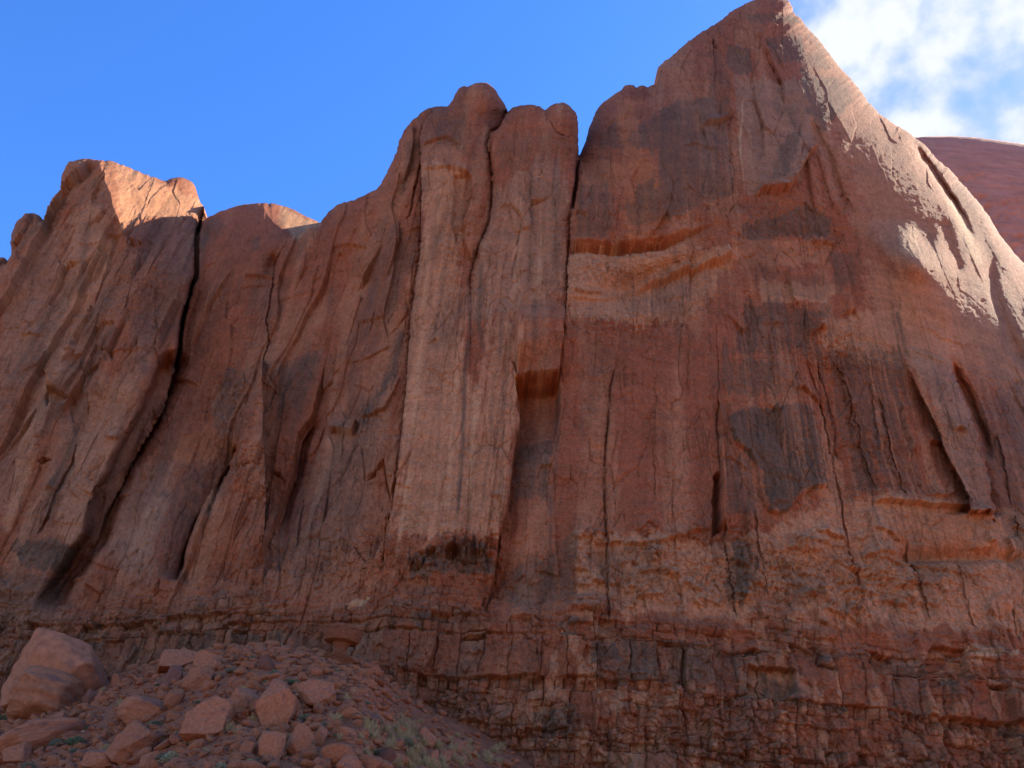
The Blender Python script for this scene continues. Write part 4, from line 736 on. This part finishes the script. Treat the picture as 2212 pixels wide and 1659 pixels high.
HB = [ # u, v bottom, w, h, roll, seed, mat, sub, label, boxy planes
 (100, 1530, 215, 165, .35, 11, 0, 5, 'largest boulder, a rounded red block with a dark stain, against the wall at far left', 4),
 (68, 1548, 170, 95, .12, 12, 0, 5, 'pale rounded boulder with a row of small holes, in front of the largest boulder', 4),
 (28, 1640, 200, 62, -.42, 13, 0, 4, 'long light slab of rock leaning up from the lower left edge', 3),
 (22, 1652, 66, 46, -.3, 14, 0, 4, 'tan block at the left edge below the long leaning slab', 5),
 (78, 1622, 92, 44, -.2, 15, 1, 4, 'dark block wedged under the long leaning slab', 5),
 (115, 1582, 56, 40, .25, 16, 0, 4, 'red wedge rock right of the tip of the leaning slab', 6),
 (139, 1600, 46, 22, -.15, 17, 0, 4, 'low loaf shaped stone below the red wedge rock', 6),
 (185, 1495, 62, 34, -.2, 18, 0, 4, 'flat topped block just right of the largest boulder', 5),
 (250, 1480, 28, 26, .3, 19, 0, 4, 'small split cube between the flat topped block and the big slab pile', 6),
 (190, 1521, 32, 34, .1, 20, 1, 4, 'grey brown cube under the flat topped block', 6),
 (215, 1516, 26, 26, .5, 21, 0, 4, 'bright red angular stone beside the grey brown cube', 6),
 (375, 1450, 92, 52, -.2, 22, 0, 4, 'wide tilted slab on top of the rock pile at the foot of the wall', 4),
 (400, 1428, 54, 32, .35, 23, 0, 4, 'peaked red rock crowning the pile at the foot of the wall', 5),
 (436, 1462, 62, 62, .5, 24, 0, 4, 'tall cracked red block on the right of the rock pile', 5),
 (372, 1478, 48, 42, .1, 25, 1, 4, 'undercut block below the wide tilted slab', 5),
 (418, 1492, 62, 60, -.15, 26, 0, 4, 'ribbed upright block in front of the tall cracked block', 5),
 (446, 1492, 30, 28, .2, 27, 0, 4, 'small tan rock at the right foot of the ribbed block', 6),
 (309, 1560, 104, 66, .12, 28, 0, 5, 'big dome shaped boulder with an overhanging lower lip, left of centre pile', 4),
 (372, 1530, 36, 52, .1, 29, 0, 4, 'narrow upright stone between two big boulders', 6),
 (270, 1648, 86, 92, .2, 30, 0, 5, 'sharp cornered boulder with a dark underside and pale top', 4),
 (218, 1664, 88, 46, .1, 31, 0, 4, 'flat topped rock cut by the bottom edge below the sharp cornered boulder', 5),
 (318, 1660, 42, 46, .2, 32, 0, 4, 'roundish rock just right of the sharp cornered boulder', 6),
 (432, 1600, 110, 92, -.2, 33, 0, 5, 'humped boulder with grey stain patches in the middle of the talus', 4),
 (512, 1545, 82, 66, .1, 34, 0, 5, 'flat topped boulder behind the humped and standing boulders', 5),
 (585, 1570, 88, 122, .05, 35, 0, 5, 'tallest standing boulder with splintered right side', 3),
 (674, 1525, 94, 74, .1, 36, 0, 5, 'broad pitted boulder near the red gully', 4),
 (578, 1640, 58, 70, .25, 37, 0, 4, 'leaning egg shaped rock below the standing boulder', 5),
 (640, 1632, 54, 66, -.05, 38, 0, 4, 'triangular rock with horizontal ledges right of the egg shaped rock', 5),
 (686, 1612, 32, 48, .4, 39, 0, 4, 'tilted striped rock right of the triangular rock', 5),
 (528, 1635, 38, 38, .2, 40, 0, 4, 'rounded brown rock left of the egg shaped rock', 6),
 (452, 1565, 30, 30, .1, 41, 0, 4, 'tan cube leaning on the humped boulder', 6),
 (610, 1590, 20, 34, .1, 42, 0, 4, 'orange stone caught between the standing boulder and triangular rock', 6),
 (572, 1447, 34, 34, -.5, 43, 1, 4, 'purple tinted leaning block high on the slope', 5),
 (920, 1612, 56, 40, .25, 44, 0, 4, 'pointed bright red slab resting on the right part of the talus', 5),
 (990, 1628, 30, 34, .3, 45, 0, 4, 'wedge shaped red stone furthest right on the talus', 5),
 (830, 1655, 46, 50, .5, 46, 1, 4, 'dark tilted block low on the slope right of centre', 5),
 (795, 1664, 48, 40, -.4, 47, 0, 4, 'orange slab leaning beside the dark tilted block', 5),
 (932, 1652, 36, 32, .1, 48, 0, 4, 'rounded stone, left one of the pair at the bottom edge', 7),
 (960, 1645, 28, 30, .1, 49, 0, 4, 'rounded stone, right one of the pair at the bottom edge', 7),
 (800, 1560, 42, 26, .2, 50, 1, 4, 'purple brown rock right of the pitted boulder', 5),
 (742, 1545, 40, 30, .1, 51, 0, 4, 'blunt red rock under the pitted boulder', 5),
 (745, 1595, 52, 30, .1, 52, 0, 4, 'broad low rock right of the tilted striped rock', 5)]
for (u, v, w_, h_, ro, seed, mi, sub, lab, pl) in HB:
    vv_, ff_ = boulder_shape(seed, sub, pl, .05 if sub == 5 else .04)
    o = add_mesh('boulder', vv_, ff_, None, bmat[mi]); tag(o, lab, 'boulder')
    place_rock(o, u, v, w_, h_, .85, random.Random(seed).uniform(-.4, .4), 0, ro)
# mid-size blocks scattered in the rubble: individuals that share one look
lib = []
for k in range(14):
    vv_, ff_ = boulder_shape(600+k, 3, 7, .05); me = add_mesh('fallen_block', vv_, ff_, None, bmat[0], link=False); lib.append(me)
def onslope(r):
    for _ in range(50):
        u = r.uniform(-20, 1120); vtop = np.interp(u, [p[0] for p in CT], [p[1] for p in CT]); v = vtop+(1668-vtop)*r.random()**.8
        if u > 780 and r.random() > .45: continue
        h_ = hit(u, v)
        if h_: return u, v, h_
    return None
R = random.Random(77); nmid = 0
for i in range(235):
    q = onslope(R); 
    if not q: continue
    u, v, (x, y, z, t) = q; s_ = math.exp(R.gauss(-1.15, .45)); s_ = min(s_, 1.0)
    src = lib[i % 14]; o = src.copy(); o.name = 'fallen_block'; C.objects.link(o)
    o.rotation_euler = (R.uniform(-.6, .6), R.uniform(-.6, .6), R.uniform(0, 6.3)); o.scale = (s_*R.uniform(.8, 1.3), s_*R.uniform(.7, 1.1), s_*R.uniform(.45, .9))
    o.location = (x, y, z+s_*.22)
    tag(o, 'loose angular red sandstone block lying in the talus rubble', 'rock', 'loose blocks scattered over the talus')
    nmid += 1
# rubble too small and many to count: one object
def rubble(name, n, smin, smax, mat, seed, zone=None, label=None):
    r = random.Random(seed); shp = [boulder_shape(800+k, 2, 6, .06) for k in range(8)]; VV = []; FF = []; off = 0
    for i in range(n):
        q = onslope2(r, zone)
        if not q: continue
        x, y, z = q; s_ = smin*(smax/smin)**(r.random()**2.2); v, f = shp[r.randrange(8)]
        a = r.uniform(0, 6.28); ca, sa = math.cos(a), math.sin(a); b = r.uniform(-.7, .7); cb_, sb = math.cos(b), math.sin(b)
        Rm = np.array([[ca, -sa, 0], [sa, ca, 0], [0, 0, 1]])@np.array([[1, 0, 0], [0, cb_, -sb], [0, sb, cb_]])
        p = (v*np.array([s_*r.uniform(.8, 1.4), s_, s_*r.uniform(.35, .8)]))@Rm.T+np.array([x, y, z+s_*.15]); VV.append(p); FF.append(f+off); off += len(v)
    return tag(add_mesh(name, np.concatenate(VV), np.concatenate(FF), None, mat), label, None, None, 'stuff')
def onslope2(r, zone):
    for _ in range(30):
        y = 30+ (r.random()**.7)*92; a = r.uniform(-.72, .12); x = a*y
        if y > wy_a(a)+1: continue
        dens = 1 if a < -.08 else (.6 if a < 0 else .18)
        dens *= .35+.65*float(sst(-.25, .2, fbm(np.array([x/5]), np.array([y/5]), 420, 3))[0])
        if r.random() > dens: continue
        z = float(talus(np.array([x], np.float32), np.array([y], np.float32))[0])
        if z < 3: continue
        return x, y, z
    return None
rubble('rubble', 11500, .08, .75, bmat[0], 5, None, 'small broken red sandstone rubble covering the talus slope')
rubble('dark_rubble', 1600, .08, .45, bmat[1], 6, None, 'darker brown stones mixed through the talus rubble')
rubble('pale_rubble', 240, .06, .26, bmat[2], 7, None, 'few pale bleached stones sprinkled over the talus slope')
# ------------------------------------------------------------ pedestal rock
def lathe_rock(name, prof, seed, parent, mat, nseg=64, rough=.12, sq=1.0):
    k = len(prof); VV = []
    pr = np.array(prof); zz = np.linspace(0, 1, 40); t = np.linspace(0, 1, k); rs = np.interp(zz, t, pr[:, 0]); hs2 = np.interp(zz, t, pr[:, 1])
    rough *= 2.2; an = np.linspace(0, 2*math.pi, nseg, endpoint=False); AN, RS = np.meshgrid(an, rs); HS = np.repeat(hs2[:, None], nseg, 1)
    x = np.cos(AN)*RS; y = np.sin(AN)*RS*.85; P = np.stack([x, y, HS], -1).reshape(-1, 3); nn = n3(P*1.1+seed, seed)+.5*n3(P*3+seed, seed+2)
    P[:, :2] *= (1+rough*nn)[:, None]; P[:, 2] += .08*n3(P*1.3, seed+4)
    idx = np.arange(len(P)).reshape(40, nseg); q = np.stack([idx[:-1], np.roll(idx, -1, 1)[:-1], np.roll(idx, -1, 1)[1:], idx[1:]], -1).reshape(-1, 4)
    return add_mesh(name, P, q, None, mat, parent)
h_ = hit(727, 1432)
if h_:
    ped = bpy.data.objects.new('pedestal_rock', None); C.objects.link(ped); ped.location = (h_[0], h_[1]+.5, h_[2]-.3); tag(ped, 'mushroom shaped pedestal rock with a wide cap standing at the foot of the wall', 'rock pillar')
    k = h_[3]/FPX; s = k*1.0; ped.scale = (s, s, s)
    lathe_rock('layered_base', [(0, -8), (44, -6), (46, 4), (36, 6), (40, 14), (26, 17), (28, 24), (14, 26), (0, 28)], 3, ped, bmat[0], rough=.10)
    lathe_rock('stem', [(20, 20), (15, 30), (12, 38), (17, 48), (26, 58)], 4, ped, bmat[0], rough=.10)
    lathe_rock('cap', [(0, 46), (20, 50), (34, 52), (37, 64), (36, 76), (27, 86), (0, 89)], 5, ped, bmat[0], rough=.08)
# ------------------------------------------------------------ plants
def leaf_mat(name, c1, c2):
    m = bpy.data.materials.new(name); m.use_nodes = True; t = m.node_tree; b = t.nodes['Principled BSDF']; b.inputs['Roughness'].default_value = .8; b.inputs['Specular IOR Level'].default_value = .1
    geo = N(t, 'ShaderNodeNewGeometry'); n = N(t, 'ShaderNodeTexNoise'); n.inputs['Scale'].default_value = 6; t.links.new(geo.outputs['Position'], n.inputs['Vector'])
    c = mix_(t, n.outputs['Fac'], c1, c2); t.links.new(c, b.inputs['Base Color']); return m
lm = [leaf_mat('sage_leaves', (.13, .13, .075), (.21, .205, .125)), leaf_mat('dark_green_leaves', (.08, .105, .05), (.14, .17, .085)), leaf_mat('dry_grass', (.33, .22, .095), (.46, .32, .15)), leaf_mat('pale_sage', (.29, .255, .135), (.38, .33, .19))]
def shrub_mesh(seed, n=900, dome=1.0, blade=.10, grass=False):
    r = np.random.RandomState(seed); d = r.normal(size=(n, 3)); d[:, 2] = np.abs(d[:, 2])*(2.2 if grass else .9); d /= np.linalg.norm(d, axis=1, keepdims=True)
    lump = 1+.22*n3(d*2.2+seed, seed)
    if grass: r0 = np.zeros(n); L = r.uniform(.5, 1.1, n)
    else: r0 = r.uniform(.25, .92, n)**.6*lump; L = np.full(n, .16)
    p0 = d*r0[:, None]; dd = d+r.normal(size=(n, 3))*(.10 if grass else .7); dd /= np.linalg.norm(dd, axis=1, keepdims=True); p1 = p0+dd*L[:, None]
    sd = np.cross(dd, r.normal(size=(n, 3))); sd /= np.linalg.norm(sd, axis=1, keepdims=True); wd = .018 if grass else .05
    co = np.concatenate([p0-sd*wd, p0+sd*wd, p1+sd*wd*.4, p1-sd*wd*.4]); co[:, 2] = np.maximum(co[:, 2], -.05)
    i = np.arange(n); f = np.stack([i, i+n, i+2*n, i+3*n], -1); return co, f
slib = [add_mesh('shrub', *shrub_mesh(k), None, lm[0], link=False) for k in range(3)]+[add_mesh('shrub', *shrub_mesh(k+5), None, lm[1], link=False) for k in range(3)]+[add_mesh('shrub', *shrub_mesh(k+9), None, lm[3], link=False) for k in range(2)]
glib = [add_mesh('grass_tuft', *shrub_mesh(k+20, 170, grass=True), None, lm[2], link=False) for k in range(4)]
# u, v bottom, width, kind (0 sage, 1 green, 2 pale), label
SH = [(163, 1600+24, 0, 1, None)]
SH = [(165, 1656-44, 34, 1, 'dark green shrub in front of the loaf shaped stone'), (202, 1664, 30, 1, 'bright green shrub touching the bottom edge left of the flat topped rock'), (124, 1613-18+18, 26, 0, 'grey sage tuft right of the dark block'),
      (137, 1570, 24, 2, 'pale sage clump above the loaf shaped stone'), (160, 1627, 18, 0, 'small sage plant by the dark green shrub'), (273, 1539, 0, 0, ''), (334, 1571, 26, 0, 'grey green shrub at the right foot of the dome shaped boulder'), (372, 1650, 40, 2, 'rounded pale sage bush low in the middle of the talus'), (352, 1642, 26, 0, 'dark sage bush left of the rounded pale bush'),
      (502, 1455, 24, 0, 'grey sage bush high on the slope above the flat topped boulder'), (596, 1462, 26, 0, 'round sage bush in open gravel beside the gully'), (622, 1478-4, 16, 0, 'small sage bush right of the round sage bush'), (634, 1478, 20, 1, 'dark bush at the top left of the pitted boulder'), (622, 1498, 18, 1, 'dark bush between the standing and pitted boulders'), (642, 1530, 20, 0, 'sage bush at the left foot of the pitted boulder'),
      (408, 1610, 12, 1, 'tiny green plant below the humped boulder'), (530, 1596, 14, 1, 'tiny green plant left of the egg shaped rock'), (772, 1552, 20, 1, 'green bush right of the pitted boulder'), (806, 1560, 34, 0, 'wide sage bush beside the purple brown rock'), (850, 1557, 16, 0, 'small sage bush near the start of the gully'), (795, 1592, 20, 1, 'green bush above the orange leaning slab'), (812, 1632, 22, 1, 'dark green bush near the dark tilted block'),
      (905, 1598, 24, 0, 'sage bush left of the pointed red slab'), (875, 1612, 30, 0, 'straggly sage patch among stones below the gully'), (660, 1560, 30, 0, 'low sage row below the pitted boulder'), (700, 1575, 26, 0, 'sage bush behind the tilted striped rock'), (612, 1428, 14, 2, 'pale yellowish clump against the wall high on the slope'), (545, 1424, 14, 0, 'small sage plant close to the wall foot'), (726, 1450, 14, 2, 'pale tuft at the foot of the pedestal rock'),
      (308, 1596, 0, 0, ''), (275, 1592+20, 20, 0, 'sage plant left of the sharp cornered boulder'), (395, 1664, 16, 0, 'small sage plant on the bottom edge in the middle'), (475, 1664, 30, 2, 'pale sage clump on the bottom edge below the humped boulder'), (60, 1664, 26, 0, 'sage plant on the bottom edge under the tan block'), (10, 1560, 26, 0, 'sage bush at the left edge above the leaning slab'), (595, 1610, 0, 0, '')]
for i, (u, v, w_, kd, lab) in enumerate(SH):
    if not w_: continue
    h_ = hit(u, v)
    if not h_: continue
    src = slib[[0, 3, 6][kd]+i % (2 if kd == 2 else 3)]; o = src.copy(); o.name = 'shrub'; C.objects.link(o); s = w_*h_[3]/FPX*.6; o.scale = (s, s, s*.85); o.location = (h_[0], h_[1], h_[2]-.02); o.rotation_euler[2] = i*1.3
    tag(o, lab, 'shrub')
R = random.Random(31)
for i in range(46):
    for _ in range(40):
        u = R.uniform(-10, 1000); v = R.uniform(1440, 1660); h_ = hit(u, v)
        if h_ and h_[1] < 88: break
    kd = R.choice((0, 0, 3, 6)); o = slib[kd+i % 2].copy(); o.name = 'shrub'; C.objects.link(o); s = R.uniform(.12, .34); o.scale = (s, s, s*.9); o.location = h_[:3]; o.rotation_euler[2] = i
    tag(o, 'very small sage seedling among the talus stones', 'shrub', 'tiny seedlings dotted over the talus')
for i in range(135):
    for _ in range(60):
        if i < 105: u = R.gauss(930, 90); v = R.uniform(1530, 1664)
        else: u = R.uniform(0, 800); v = R.uniform(1450, 1664)
        if i < 105 and (v < 1540+(u-850)*.35 or u > 1120): continue
        h_ = hit(u, v)
        if h_ and h_[1] < 92: break
    if not h_: continue
    o = glib[i % 4].copy(); o.name = 'grass_tuft'; C.objects.link(o); s = R.uniform(.35, .85); o.scale = (s, s, s*1.1); o.location = (h_[0], h_[1], h_[2]-.03); o.rotation_euler[2] = i*.7
    tag(o, 'dry straw coloured grass tuft on the talus slope', 'grass tuft', 'dry grass tufts on the talus')
